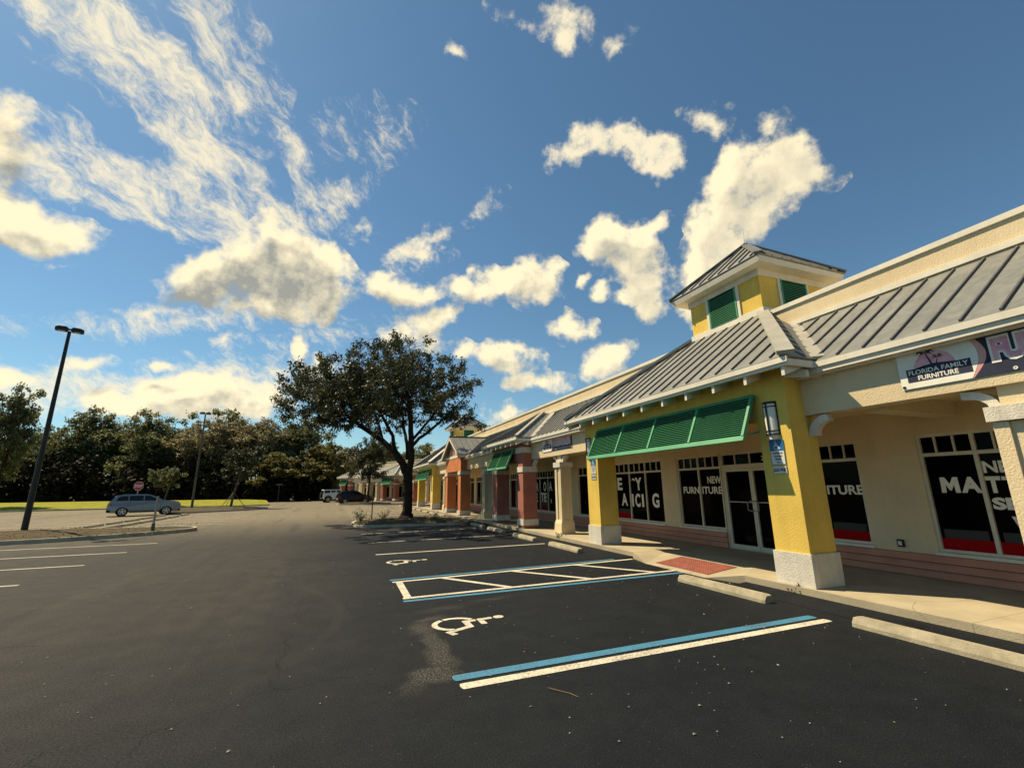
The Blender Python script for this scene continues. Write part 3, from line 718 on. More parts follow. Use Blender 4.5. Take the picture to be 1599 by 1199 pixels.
    def tower(s, va, vb, ua, ub, z0=5.3, z1=6.95):
        t = MB().box(ua, ub, va, vb, z0, z1 + .1).build('tower', M['yellow'], s.root)
        g = .04; tr = MB()
        # base and frieze bands
        for z, h in ((5.86, .17), (z1 - .06, .22)):
            tr.box(ua - g, ub + g, va - g, va - .001, z, z + h); tr.box(ua - g, ub + g, vb + .001, vb + g, z, z + h)
            tr.box(ua - g, ua - .001, va - .001, vb + .001, z, z + h); tr.box(ub + .001, ub + g, va - .001, vb + .001, z, z + h)
        tr.build('trim', M['trim'], t)
        zl0, zl1 = 6.032, z1 - .062
        def louver(c, half, fn):
            fr = MB(); lo = MB()
            for x in (-half - .09, half): fr.add(*boxpts(fn, c + x, c + x + .09, zl0, zl1, .001, .035))
            lo.add(*boxpts(fn, c - half, c + half, zl0, zl1, .001, .012)); n = 17
            for x in (-half, half - .045): lo.add(*boxpts(fn, c + x, c + x + .045, zl0, zl1, .0125, .05))
            for i in range(n):
                z = zl0 + .02 + (zl1 - zl0 - .05) * i / n
                q = [fn(c - half + .045, z, .013), fn(c + half - .045, z, .013), fn(c + half - .045, z - .020, .058), fn(c - half + .045, z - .020, .058)]
                w = [fn(c - half + .045, z + .018, .013), fn(c + half - .045, z + .018, .013), fn(c + half - .045, z - .008, .058), fn(c - half + .045, z - .008, .058)]
                lo.add(q + w, [(0, 1, 2, 3), (7, 6, 5, 4), (0, 4, 5, 1), (1, 5, 6, 2), (2, 6, 7, 3), (3, 7, 4, 0)])
            lo.add(*boxpts(fn, c - half + .046, c + half - .046, zl0 + .003, zl1 - .003, .0122, .0128), mi=1); l = lo.build('louvre', [M['green'], M['green_back']], t); fr.build('louvre_frame', M['trim'], t)
        cv, cu = (va + vb) / 2, (ua + ub) / 2
        louver(cv, .47, lambda x, z, d: (ua - d, x, z)); louver(cu, .47, lambda x, z, d: (x, va - d, z)); louver(cu, .47, lambda x, z, d: (x, vb + d, z))
        o = .40; ze = z1 + .16; A = [(ua - o, va - o), (ua - o, vb + o), (ub + o, vb + o), (ub + o, va - o)]
        ap = V3((cu, cv, ze + 1.5)); r = MB()
        for i in range(4):
            p, q = A[i], A[(i + 1) % 4]; seamed(r, [(p[0], p[1], ze + .12), (q[0], q[1], ze + .12), ap], .34, thick=.03)
        for p in A: r.bar((p[0], p[1], ze + .125), ap, .20, .04)
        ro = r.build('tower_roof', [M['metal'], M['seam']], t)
        MB().frustum((ua - o + .06, ub + o - .06, va - o + .06, vb + o - .06), (ua - o + .02, ub + o - .02, va - o + .02, vb + o - .02), ze - .05, ze + .085).build('tower_eaves', M['trim'], t)
        MB().tube([ap + V3((0, 0, -.1)), ap + V3((0, 0, .55))], [.006, .003], 5).build('lightning_rod', M['galv'], t)
        return t
    def block(s, va, vb, mk, kind, sh, ze, top, pw=.62, rafters=9, zb=2.87, shz=3.37, panels=4):
        """projecting entrance block: two pillars, header, hip roof, propped shutter"""
        s.pillar(va, va + pw, mk, ze + .1, kind); s.pillar(vb - pw, vb, mk, ze + .1, kind)
        MB().box(.004, .55, va + pw, vb - pw, zb, ze + .1).build('header', M[mk], s.root)
        if kind == 'maroon': MB().box(-.02, .003, va + pw, vb - pw, 3.2, 3.43).build('band', M['white'], s.root)
        s.shutter(sh[0], sh[1], shz, panels=panels)
        return s.hip_roof(va, vb, ze, top, rafters=rafters)
    def gable(s, va, vb):
        """orange block with a gabled porch roof"""
        pw = .58; ze, za = 3.88, 5.22
        for a in (va, vb - pw): s.pillar(a, a + pw, 'orange', 3.72, 'orange')
        MB().box(.004, .55, va + pw, vb - pw, 2.87, 3.72).build('header', M['orange'], s.root)
        c = (va + vb) / 2; e = -.30; a, b = va - .42, vb + .42
        g = MB().slab([(.06, va + .02, 3.73), (.06, vb - .02, 3.73), (.06, c, za - .12)], (.2, 0, 0)).build('gable_wall', M['siding'], s.root)
        tr = MB().box(-.02, .055, va + .01, vb - .01, 3.725, 3.90)
        for k in (-.7, 0, .7): tr.box(.0, .055, c + k - .05, c + k + .05, 3.9, za - .16 - abs(k) * .62)
        tr.build('gable_trim', M['trim'], g)
        r = MB()
        seamed(r, [(e, a, ze), (2.47, a, ze), (2.47, c, za), (e, c, za)], .40); seamed(r, [(e, b, ze), (e, c, za), (2.47, c, za), (2.47, b, ze)], .40)
        r.bar((e, c, za), (2.47, c, za), .2, .03)
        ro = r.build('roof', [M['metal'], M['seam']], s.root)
        for q in (a, b):
            MB().slab([(e + .002, q, ze - .05), (e + .002, q, ze - .24), (e + .002, c, za - .24), (e + .002, c, za - .05)], (.05, 0, 0)).build('barge_board', M['trim'], ro)
            sg = 1 if q == a else -1
            MB().box(e + .055, .2, min(q, q + sg * .05), max(q, q + sg * .05), ze - .22, ze - .055).build('eaves_board', M['trim'], ro)
def boxpts(fn, x0, x1, z0, z1, d0, d1):
    return [fn(x0, z0, d0), fn(x1, z0, d0), fn(x1, z0, d1), fn(x0, z0, d1), fn(x0, z1, d0), fn(x1, z1, d0), fn(x1, z1, d1), fn(x0, z1, d1)], [(0, 3, 2, 1), (4, 5, 6, 7), (0, 1, 5, 4), (1, 2, 6, 5), (2, 3, 7, 6), (3, 0, 4, 7)]

# ------------------------------------------------------------------ ground, lot, kerbs
def flat(name, pts, z, m, kind='structure'):
    b = MB(); b.add([(x, y, z) for x, y in pts], [tuple(range(len(pts)))])
    o = b.build(name, m); o['kind'] = kind; return o
RZ = -0.0115
ORG = V3((7.2, 5.5, 0))
LM = Matrix.Translation(ORG) @ Matrix.Rotation(RZ, 4, 'Z')
flat('ground', [(-1200, -300), (1200, -300), (1200, 1600), (-1200, 1600)], -.03, M['dirt'])
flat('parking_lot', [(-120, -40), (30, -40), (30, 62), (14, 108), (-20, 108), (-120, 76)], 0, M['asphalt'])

# pavement in front of the shops, with the ramp at the hatched bay
sw = MB(); e = -.09
def swbox(v0, v1, u0=e): sw.box(u0, 2.9, v0, v1, -.02, .15)
swbox(-12, 1.0); swbox(4.35, 46); sw.box(1.05, 2.9, 1.0, 4.35, -.02, .149)
g = {}
for i, (v, r) in enumerate(((1.0, 0), (1.75, 1), (3.6, 1), (4.35, 0))):
    g[i] = [(-.30 if r else e, v, .004 if r else .149), (1.05, v, .149), (e if not r else -.30, v, -.02)]
for i in range(3):
    sw.add([g[i][0], g[i + 1][0], g[i + 1][1], g[i][1], g[i][2], g[i + 1][2]], [(0, 1, 2, 3), (0, 4, 5, 1)])
sidewalk = sw.build('sidewalk', M['sidewalk']); sidewalk.matrix_world = LM; sidewalk['kind'] = 'structure'

# paving rises a little to meet the kerb
ap = MB()
for v0, v1 in ((-12, .98), (4.37, 46)):
    ap.add([(-.62, v0, .003), (-.62, v1, .003), (-.08, v1, .047), (-.08, v0, .047), (-.62, v0, -.02), (-.62, v1, -.02)], [(0, 1, 2, 3)])
o = ap.build('parking_lot', M['asphalt']); o['kind'] = 'structure'
o.data.transform(LM)

def island(name, pts, fill, kz=.15, w=.16):
    """raised bed with a kerb running round it"""
    n = len(pts); P = [V3((x, y, 0)) for x, y in pts]
    area = sum(P[i].x * P[(i + 1) % n].y - P[(i + 1) % n].x * P[i].y for i in range(n))
    if area < 0: P.reverse()
    inn = []
    for i in range(n):
        d = (P[(i + 1) % n] - P[i - 1]).normalized(); inn.append(P[i] + V3((-d.y, d.x, 0)) * w)
    b = MB(); vs = []
    for p, q in zip(P, inn): vs += [(p.x, p.y, -.02), (p.x + (q.x - p.x) * .12, p.y + (q.y - p.y) * .12, kz), (q.x, q.y, kz), (q.x, q.y, -.02)]
    fs = []
    for i in range(n):
        a, c = 4 * i, 4 * ((i + 1) % n)
        for k in range(3): fs.append((a + k, c + k, c + k + 1, a + k + 1))
    b.add(vs, fs); o = b.build('kerb', M['kerb']); o['kind'] = 'structure'
    c = sum(inn, V3()) / n; f = MB(); rings = [inn, [q.lerp(c, .35) for q in inn], [q.lerp(c, .75) for q in inn]]
    vs = [(q.x, q.y, kz - .03 + (.0, .07, .12)[k] + (rng.random() * .05 if k else 0)) for k, r in enumerate(rings) for q in r] + [(c.x, c.y, kz + .12)]
    fs = [(k * n + i, k * n + (i + 1) % n, (k + 1) * n + (i + 1) % n, (k + 1) * n + i) for k in range(2) for i in range(n)] + [(2 * n + i, 2 * n + (i + 1) % n, 3 * n) for i in range(n)]
    f.add(vs, fs); o = f.build(name, fill, smooth=True); o['kind'] = 'structure'
def rounded(pts, k=3):
    """corner-cutting so that kerbs run in curves"""
    for _ in range(k):
        q = []
        for i in range(len(pts)):
            a, b = pts[i], pts[(i + 1) % len(pts)]
            q += [(a[0] * .78 + b[0] * .22, a[1] * .78 + b[1] * .22), (a[0] * .22 + b[0] * .78, a[1] * .22 + b[1] * .78)]
        pts = q
    return pts
island('mulch_bed', rounded([(-24, 20.6), (-17, 21.4), (-10.2, 21.9), (-7.6, 23.2), (-5.6, 25.0), (-5.9, 26.6), (-8.2, 27.2), (-12.5, 28.2), (-24, 28.6)]), M['mulch'])
island('mulch_bed', rounded([(1.15, 23.0), (4.0, 22.7), (6.95, 22.3), (6.95, 28.2), (4.5, 28.6), (1.9, 28.6), (1.0, 26)]), M['mulch'], .11)
island('mulch_bed', rounded([(-13.4, 45.6), (-10.8, 46.4), (-7.4, 49.2), (-5.6, 53), (-7.2, 56.5), (-12.5, 60.5), (-15.5, 55)]), M['mulch'])
island('mulch_bed', rounded([(.4, 59.6), (3.4, 58.8), (7.0, 57.5), (7.2, 61.5), (4.4, 63.6), (1.2, 63.6)]), M['mulch'])

# lawn rising towards the wood
lw = MB(); front = [(-120, 60.2), (-60, 61.2), (-34, 61.6), (-24, 63.2), (-16, 63.4), (-9.6, 63.4), (-7.2, 65.5)]
back = [(-120, 96), (-60, 92), (-34, 88), (-24, 86), (-17, 84), (-12, 80), (-8.5, 72)]
n = len(front); vs = []
for k, t in enumerate((0, .02, .25, .6, 1)):
    for p, q in zip(front, back): vs.append((p[0] + (q[0] - p[0]) * t, p[1] + (q[1] - p[1]) * t, (0, .12, .30, .5, .55)[k] * (1 if k < 2 else 1)))
lw.add(vs, [(k * n + i, k * n + i + 1, (k + 1) * n + i + 1, (k + 1) * n + i) for k in range(4) for i in range(n - 1)])
o = lw.build('lawn', M['lawn'], smooth=True); o['kind'] = 'structure'
kb = MB()
for p, q in zip(front, front[1:]): kb.bar((p[0], p[1] - .1, -.02), (q[0], q[1] - .1, -.02), .16, .16)
o = kb.build('kerb', M['kerb']); o['kind'] = 'structure'

# painted bays
def line(pts, m, z=.004, name='parking_line'):
    return flat(name, pts, z, m)
def stripe(x0, y0, x1, y1, w, m, z=.004):
    L = math.hypot(x1 - x0, y1 - y0); nx, ny = -(y1 - y0) / L * w / 2, (x1 - x0) / L * w / 2; dx, dy = (x1 - x0) / L, (y1 - y0) / L
    b = MB(); pts = []
    for s0, X, Y in ((-1, x0, y0), (1, x1, y1)):
        for k in range(7):
            a = R(90 + 180 * k / 6) if s0 < 0 else R(-90 + 180 * k / 6)
            c, q = math.cos(a) * .35, math.sin(a); pts.append((X + dx * c * w / 2 + nx * q, Y + dy * c * w / 2 + ny * q, z))
    b.add(pts, [tuple(range(len(pts)))]); o = b.build('parking_line', m); o['kind'] = 'structure'; return o
PW, PB, PO = M['paint_white'], M['paint_blue'], M['paint_old']
stripe(1.24, 4.40, 6.22, 4.43, .125, PW); stripe(1.22, 4.60, 6.20, 4.62, .135, PB)
stripe(1.22, 7.82, 6.95, 7.86, .11, PB); stripe(1.24, 8.02, 7.0, 8.12, .11, PW, .0042)
stripe(1.24, 9.44, 7.05, 9.78, .11, PW, .0042); stripe(1.22, 9.66, 7.1, 9.98, .11, PB)
flat('parking_line', [(1.25, 8.08), (1.37, 8.08), (1.41, 9.39), (1.28, 9.39)], .005, PW)
for (a, b, c, d) in ((2.15, 9.44, 3.08, 8.10), (3.72, 9.52, 4.79, 8.13), (5.32, 9.62, 6.35, 8.16)):
    flat('parking_line', [(a, b), (a + .15, b), (c + .13, d), (c - .02, d)], .0055, PW)
stripe(1.28, 13.50, 6.5, 13.62, .11, PW); stripe(1.3, 16.5, 6.4, 16.75, .10, PW); stripe(1.25, 19.9, 6.5, 20.1, .10, PW)
for y in (30.2, 33.0, 35.8, 38.6, 41.4, 44.2, 47.0, 49.8, 52.6): stripe(1.3, y, 6.6, y + .06, .14, PO)
for y in (9.7, 12.35, 14.92, 17.46, 20.05): stripe(-5.62, y, -10.6, y - .05, .10, PW)
for y in (30.2, 32.9, 35.6, 38.3, 41.0, 43.7, 46.4): stripe(-5.6, y, -10.0, y, .10, PO)
for y in (30.0, 32.7, 35.4, 38.1, 40.8): stripe(-12.0, y, -16.8, y, .10, PO)
for y in (46, 48.7, 51.4, 54.1, 56.8): stripe(-20.5, y, -25, y, .10, PO)

def ground_symbol(x0, y0, label):
    b = MB(); wheelchair(b, lambda x, y: (x0 + y * 1.02, y0 - x * .92, .0048))
    return tag(b.build('wheelchair_symbol', PW), label, 'road marking', 'wheelchair symbols painted on the asphalt')
ground_symbol(1.35, 6.72, 'white stencilled wheelchair symbol in the bay with the pale chalky scuff beside it')
ground_symbol(1.38, 12.35, 'white stencilled wheelchair symbol in the farther bay beyond the hatched strip')

# wheel stops
def stop_mesh():
    b = MB(); L, n = 1.86, 6
    prof = [(-.11, 0), (-.105, .045), (-.06, .115), (.06, .115), (.105, .045), (.11, 0)]
    st = [-L / 2, -L / 2 + .05, L / 2 - .05, L / 2]; sc = [.9, 1, 1, .9]
    vs = [(x * q, y, z * (q if z > .1 else 1)) for y, q in zip(st, sc) for x, z in prof]
    fs = [(k * n + i, k * n + (i + 1) % n, (k + 1) * n + (i + 1) % n, (k + 1) * n + i) for k in range(3) for i in range(n)] + [tuple(range(n)), tuple(range(3 * n, 4 * n))]
    b.add(vs, fs); return b.build('wheel_stop', M['concrete'])
STOP = stop_mesh(); first = [True]
def wheel_stop(x, y, label, rz=0.0, group='concrete wheel stops in front of the shops'):
    o = STOP if first[0] else STOP.copy()
    if not first[0]: COL.objects.link(o)
    first[0] = False
    o.location = (x, y, .001); o.rotation_euler = (0, 0, rz + (rng.random() - .5) * .03)
    return tag(o, label, 'wheel stop', group)
wheel_stop(6.33, 3.20, 'clean pale concrete wheel stop nearest the camera, cut off by the right edge')
wheel_stop(6.33, 6.30, 'pale concrete wheel stop beside the base of the big yellow pillar', .02)
wheel_stop(6.50, 12.24, 'concrete wheel stop in front of the smaller yellow pillar')
wheel_stop(6.52, 15.3, 'concrete wheel stop at the edge of the tree shade, near the cream column')
wheel_stop(6.58, 18.5, 'shaded concrete wheel stop in front of the nearer maroon pillar')
wheel_stop(6.62, 21.2, 'shaded wheel stop closest to the tree island, before the farther maroon pillar')
for i, y in enumerate((30.4, 33.2, 36.0, 38.8, 41.6, 44.4, 47.2, 50.0)):
    wheel_stop(6.95 + .006 * i, y, 'small sunlit wheel stop in the row running on beyond the big tree')
for i, (x, y) in enumerate(((-11.7, 28.9), (-11.64, 31.2), (-11.66, 33.8), (-11.62, 36.2), (-11.7, 38.9), (-11.7, 41.6))):
    wheel_stop(x, y, 'wheel stop in the back one of two rows that lead to the pale blue car', 0, 'double row of wheel stops by the mulch island')
for i, (x, y) in enumerate(((-10.35, 29.5), (-10.28, 31.7), (-10.25, 34.0), (-10.3, 36.8), (-10.3, 39.4), (-10.45, 42.6))):
    wheel_stop(x, y, 'wheel stop in the front one of two rows, right behind the thin pale post', 0, 'double row of wheel stops by the mulch island')

# ------------------------------------------------------------------ the near row of shops
mall = thing('strip_mall', 'long low cream row of shops with yellow, maroon and orange porches and grey metal roofs', 'building', ORG, RZ)
B = Shops(mall)
B.glazing(-3.74, -.66, (-2.97, -2.20, -1.43), (('N', -1.465, -1.64, 1.90, 2.09, .03), ('EW', -1.66, -2.02, 1.90, 2.09, .04), ('*M', -.855, -1.115, 1.585, 1.845), ('A', -1.13, -1.395, 1.585, 1.845, .05), ('T', -1.455, -1.64, 1.585, 1.845, .05), ('TRESS', -1.655, -2.62, 1.585, 1.845, .045), ('SETS', -1.475, -2.15, 1.325, 1.515, .05), ('W', -1.66, -1.95, 1.0, 1.23, .032)),
          red=((-3.69, -3.0), (-2.94, -2.23), (-2.17, -1.46), (-1.40, -.71)))
B.glazing(.36, 2.03, (1.2,), (('FUR', 1.92, 1.48, 1.54, 1.73, .032), ('N', 1.42, 1.24, 1.54, 1.73, .032), ('ITURE', 1.13, .40, 1.54, 1.73, .032)), red=((.41, 1.17),))
B.door(2.05, 3.90, 2, '200')
B.glazing(3.92, 5.62, (4.77,), (('NEW', 4.49, 3.99, 1.81, 2.01, .032), ('FURN', 5.48, 4.84, 1.53, 1.73, .032), ('ITURE', 4.72, 3.99, 1.53, 1.73, .032)))
B.glazing(6.33, 9.06, (7.24, 8.15), (('E', 8.96, 8.65, 1.63, 2.08), ('Y', 7.87, 7.50, 1.63, 2.06), ('*bite', 8.10, 7.86, 1.95, 2.04), ('A', 8.75, 8.38, 1.08, 1.52), ('I', 8.11, 8.02, 1.07, 1.50, .05), ('C', 7.93, 7.64, 1.06, 1.52), ('I', 7.55, 7.45, 1.07, 1.50, .05), ('G', 7.00, 6.65, 1.07, 1.53)),
          red=((8.2, 9.0),))
B.door(9.85, 10.72, 1); B.glazing(10.75, 11.86, ())
B.door(12.75, 14.0, 1)
B.glazing(14.05, 16.86, (14.98, 15.92), (('R', 16.43, 16.18, 1.56, 2.02), ('O', 15.57, 15.23, 1.58, 2.05), ('A', 14.91, 14.55, 1.60, 2.05), ('E', 16.55, 16.30, 1.03, 1.48), ('TE', 15.89, 15.23, 1.05, 1.50), ('R', 14.75, 14.62, 1.02, 1.22)), red=((15.0, 15.88),))
B.glazing(17.5, 20.2, (18.4, 19.3)); B.door(20.3, 21.5, 1); B.glazing(21.7, 23.6, (22.65,)); B.door(23.7, 25.2, 2); B.glazing(25.3, 27.4, (26.35,))
B.glazing(28.0, 30.2, (29.1,)); B.glazing(31.3, 33.1, (32.2,)); B.door(33.2, 35.05, 2); B.glazing(35.1, 36.9, (36.0,)); B.glazing(37.6, 40.2, (38.5, 39.4)); B.door(41, 42.8, 2); B.glazing(43, 44.8, (43.9,))
B.wall(-9, 45.5); B.parapet(-9, 45.5)
MB().box(2.9, 24, -8.9, 45.4, -.02, 5.3).build('rear_part', M['cream'], mall)
B.cream_front(-9, -.27, -9, 1.15, .2); B.cream_front(6.55, 11.75, 5.2, 12.9, .1); B.cream_front(15.65, 22.0, 14.4, 23.4, .3); B.cream_front(26.2, 30.85, 24.8, 32.2); B.cream_front(38.2, 40.9, 36.9, 42.0); B.cream_front(44.8, 45.5, 43.6, 45.5)
for v in (-2.86, 9.33, 18.5, 28.45, 39.6): B.column(v)
for v in (-7.6,): B.column(v)
MB().box(.73, WALL - .002, -1.35, -1.05, 2.86, 3.098).build('cross_beam', M['cream'], mall)
MB().box(.63, WALL - .002, 6.0, 6.3, 2.86, 3.098).build('cross_beam', M['cream'], mall)
B.block(-.27, 6.55, 'yellow', 'yellow', (.30, 5.72), 3.82, (1.75, 4.15, 2.36, 5.88), rafters=11)
B.tower(1.72, 4.06, 2.36, 4.72)
B.block(11.75, 15.65, 'maroon', 'maroon', (12.55, 15.2), 3.80, (13.7, 13.7, 1.95, 5.30), pw=.62, rafters=8, shz=3.42, panels=2)
B.gable(22.0, 26.2)
B.block(30.85, 38.2, 'yellow', 'yellow', (31.5, 37.4), 3.82, (32.9, 36.1, 2.36, 5.88), rafters=11)
B.tower(33.0, 35.34, 2.36, 4.72)
B.block(40.9, 44.8, 'maroon', 'maroon', (41.6, 44.2), 3.80, (42.85, 42.85, 1.95, 5.30), rafters=8, panels=2)
# brackets under the beam where it meets the big pillars
for v, sg in ((-.272, -1), (6.553, 1), (11.748, -1)):
    br = MB()
    for k in range(8):
        o_ = [(v + sg * (.0 + .34 * (1 - math.cos(R(90 * q / 8)))), 2.56 + .34 * math.sin(R(90 * q / 8))) for q in (k, k + 1)]
        i_ = [(v + sg * (.13 + .25 * (1 - math.cos(R(90 * q / 8)))), 2.56 + .23 * math.sin(R(90 * q / 8))) for q in (k, k + 1)]
        br.slab([(.42, o_[0][0], o_[0][1]), (.42, o_[1][0], o_[1][1]), (.42, i_[1][0], i_[1][1]), (.42, i_[0][0], i_[0][1])], (.13, 0, 0))
    br.build('bracket', M['white'], mall)

# far wing, turned a little towards the lot
wing = thing('strip_mall', 'far cream wing of shops with plain columns, a maroon porch and a green shutter', 'building', (10.2, 59.8, 0), R(24))
F = Shops(wing)
F.glazing(.6, 2.4, (1.5,)); F.door(3.6, 5.4, 2); F.glazing(6.6, 8.4, (7.5,)); F.door(8.8, 10.4, 2); F.glazing(11, 13, (12,)); F.glazing(14, 16, (15,)); F.door(17.2, 18.8, 2)
F.wall(-6, 22); F.parapet(-6, 20.5)
MB().box(2.9, 18, -5.9, 21.9, -.02, 5.3).build('rear_part', M['cream'], wing)
F.cream_front(-6, 5.0, -6, 6.2); F.cream_front(8.9, 18.6, 7.7, 19.8)
for v in (-1.6, 3.0, 10.9, 13.6, 15.6, 17.4): F.column(v)
F.block(5.0, 8.9, 'maroon', 'maroon', (5.7, 8.3), 3.80, (6.95, 6.95, 1.95, 5.30), rafters=8, panels=2)
F.block(18.6, 22.0, 'maroon', 'maroon', (19.2, 21.5), 3.80, (20.3, 20.3, 1.95, 5.30), rafters=8, panels=2)
o = MB().box(-.08, 2.9, -6, 22.4, -.02, .15).build('sidewalk', M['sidewalk']); o.matrix_world = wing.matrix_basis; o['kind'] = 'structure'

# ------------------------------------------------------------------ things on the shop front
def onfront(o): o.matrix_world = LM @ o.matrix_world; return o
def place(name, label, cat, u, v, z, group=None):
    return thing(name, label, cat, LM @ V3((u, v, z)), RZ, group)
def sconce(u, v, z0, z1, label):
    t = place('wall_lamp', label, 'wall lamp', u, v, z0, 'half round lamps on the yellow pillars')
    h = z1 - z0; w = .125
    def half(r, a, b):
        m = MB(); n = 10; pts = [(-r * .8 * math.sin(math.pi * k / n), r * math.cos(math.pi * k / n)) for k in range(n + 1)]
        return m.slab([(x, y, a) for x, y in pts], (0, 0, b - a))
    half(w * .92, .07, h - .02).build('diffuser', M['frost'], t)
    fr = MB()
    for a, b in ((.075, .10), (.135, .155), (h - .10, h - .08), (h - .04, h)):
        q = half(w, a, b); fr.add(q.v, q.f)
    for k in (-.02, .5, 1.02):
        a = math.pi * min(max(k, .0), 1.0); x, y = -w * .8 * math.sin(a), w * math.cos(a); fr.box(x - .012, x + .012, y - .012, y + .012, .076, h - .001)
    fr.build('cage', M['black'], t)
    half(w * .8, 0, .068).build('base', M['white'], t)
sconce(-.001, .065, 2.53, 3.20, 'half round frosted lamp in a black cage on the nearest yellow pillar')
sconce(-.001, 6.36, 2.63, 3.22, 'half round lamp in a black cage on the smaller yellow pillar, half behind the shutter')
def access_sign(u, v, ztop, label):
    t = place('accessible_parking_sign', label, 'parking sign', u, v, ztop, 'accessible parking signs on the yellow pillars')
    w, h = .135, .43; fn = lambda x, y: (-.013, w - x, y)
    MB().box(-.010, -.002, -w, w, -h, 0).build('plate', M['signwhite'], t, bevel=.002)
    b = MB(); put_poly(b, [(0, -.19), (2 * w, -.19), (2 * w, 0), (0, 0)], fn); b.build('blue_panel', M['signblue'], t)
    b = MB(); wheelchair(b, lambda x, y: (-.0135, w - .055 - x * .16, -.175 + y * .16)); b.build('wheelchair_mark', M['signwhite'], t)
    b = MB(); fx = lambda x, y: (-.0135, w - x, y)
    for k, (s_, q) in enumerate((('PARKING BY', .20), ('DISABLED', .16), ('PERMIT', .12), ('ONLY', .08))): put_text(b, s_, fx, w - q / 2, w + q / 2, -.245 - k * .052, -.215 - k * .052, .03)
    for p, q in (((.006, -.424), (2 * w - .006, -.424)), ((.006, -.195), (.006, -.424)), ((2 * w - .006, -.195), (2 * w - .006, -.424))): put_line(b, p, q, .006, fx)
    b.build('wording', M['black'], t)
    f = MB().box(-.010, -.002, -w, w, -.585, -.45).build('fine_plate', M['signwhite'], t, bevel=.002)
    b = MB(); put_text(b, '$250 FINE', fx, .02, 2 * w - .02, -.555, -.485, .03)
    for p, q in (((.006, -.579), (2 * w - .006, -.579)), ((.006, -.456), (2 * w - .006, -.456)), ((.006, -.456), (.006, -.579)), ((2 * w - .006, -.456), (2 * w - .006, -.579))): put_line(b, p, q, .005, fx)
    b.build('wording', M['black'], f)
access_sign(-.002, .035, 2.52, 'blue and white accessible parking sign with fine plate on the nearest yellow pillar')
access_sign(-.002, 6.16, 2.56, 'blue and white accessible parking sign with fine plate on the smaller yellow pillar')

def banner(v0, ztop, label, rz=0):
    t = place('banner', label, 'banner', .385, v0, ztop, 'furniture shop banners on the cream beams')
    Wd, H_ = 2.42, .60
    F_ = lambda d: (lambda x, y: (-d, -x, -H_ + y))
    MB().box(-.002, .004, -Wd, 0, -H_, 0).build('sheet', M['navy'], t)
    arc = [(.79 + .17 * math.sin(R(180 * k / 14)) + .06 * (1 - k / 14 * 1) * 0, .60 * (1 - k / 14)) for k in range(15)]
    b = MB(); put_poly(b, [(0.0, 0.0), (.0, .60)] + [(x, y) for x, y in arc], F_(.0035)); b.build('pink_rim', M['pink'], t)
    arc2 = [(.775 + .105 * math.sin(R(180 * k / 14)), .60 * (1 - k / 14)) for k in range(15)]
    b = MB(); put_poly(b, [(0.0, 0.0), (.0, .60)] + arc2, F_(.005)); b.build('white_panel', M['ban_white'], t)
    b = MB(); put_poly(b, disc(.42, .24, .235, .235, 24, 0, 180), F_(.0062)); b.build('pink_sun', M['pinkletter'], t)
    b = MB(); fn = F_(.0075)
    put_poly(b, [(.09, .085), (.80, .085), (.80, .27), (.09, .27)], fn)
    put_poly(b, [(.20, .27), (.30, .292), (.42, .30), (.55, .285), (.66, .27)], fn)
    b.build('navy_box', M['navy'], t)
    b = MB(); fn = F_(.0082)
    def palm(x, y, h, lean, s):
        put_poly(b, [(x - .013 * s, y), (x + .013 * s, y), (x + lean + .007 * s, y + h), (x + lean - .007 * s, y + h)], fn)
        for a, L in ((165, .12), (140, .13), (110, .10), (75, .10), (45, .13), (15, .12), (195, .09), (-15, .09)):
            ca, sa = math.cos(R(a)) * L * s, math.sin(R(a)) * L * s; X, Y = x + lean, y + h
            put_poly(b, [(X, Y), (X + ca * .55 - sa * .12, Y + sa * .6 + .028 * s), (X + ca, Y + sa * .62 - .035 * s), (X + ca * .55, Y + sa * .55 - .002)], fn)
    palm(.40, .29, .17, -.05, 1.0); palm(.45, .29, .085, .03, .55)
    b.build('palm_trees', M['black'], t)
    b = MB(); fn = F_(.0088)
    put_text(b, 'FLORIDA FAMILY', fn, .115, .775, .185, .25, .02); put_text(b, 'FURNITURE', fn, .215, .66, .10, .165, .02)
    b.build('wording', M['ban_white'], t)
    b = MB(); put_text(b, 'FURNITURE', F_(.0065), .99, 2.33, .135, .475, .13); b.build('letter_outline', M['ban_white'], t)
    b = MB(); put_text(b, 'FURNITURE', F_(.008), 1.015, 2.305, .165, .445, .055); b.build('lettering', M['pinkletter'], t)
    for x, y, dk in ((.03, .57, 1), (.03, .03, 1), (1.18, .565, 0), (1.18, .035, 0), (2.39, .57, 0), (2.39, .03, 0)):
        g_ = MB(); put_arc(g_, x, y, .009, .022, 0, 360, F_(.009), 12); put_poly(g_, disc(x, y, .009, n=8), F_(.0092), 1); g_.build('eyelet', [M['black' if dk else 'ban_white'], M['black']], t)
    t.rotation_euler = (R(rz), 0, RZ)
banner(-1.78, 3.655, 'navy and white furniture banner on the cream beam cut off by the right edge')
banner(10.57, 3.71, 'navy and white furniture banner hung on the beam over the single cream column')

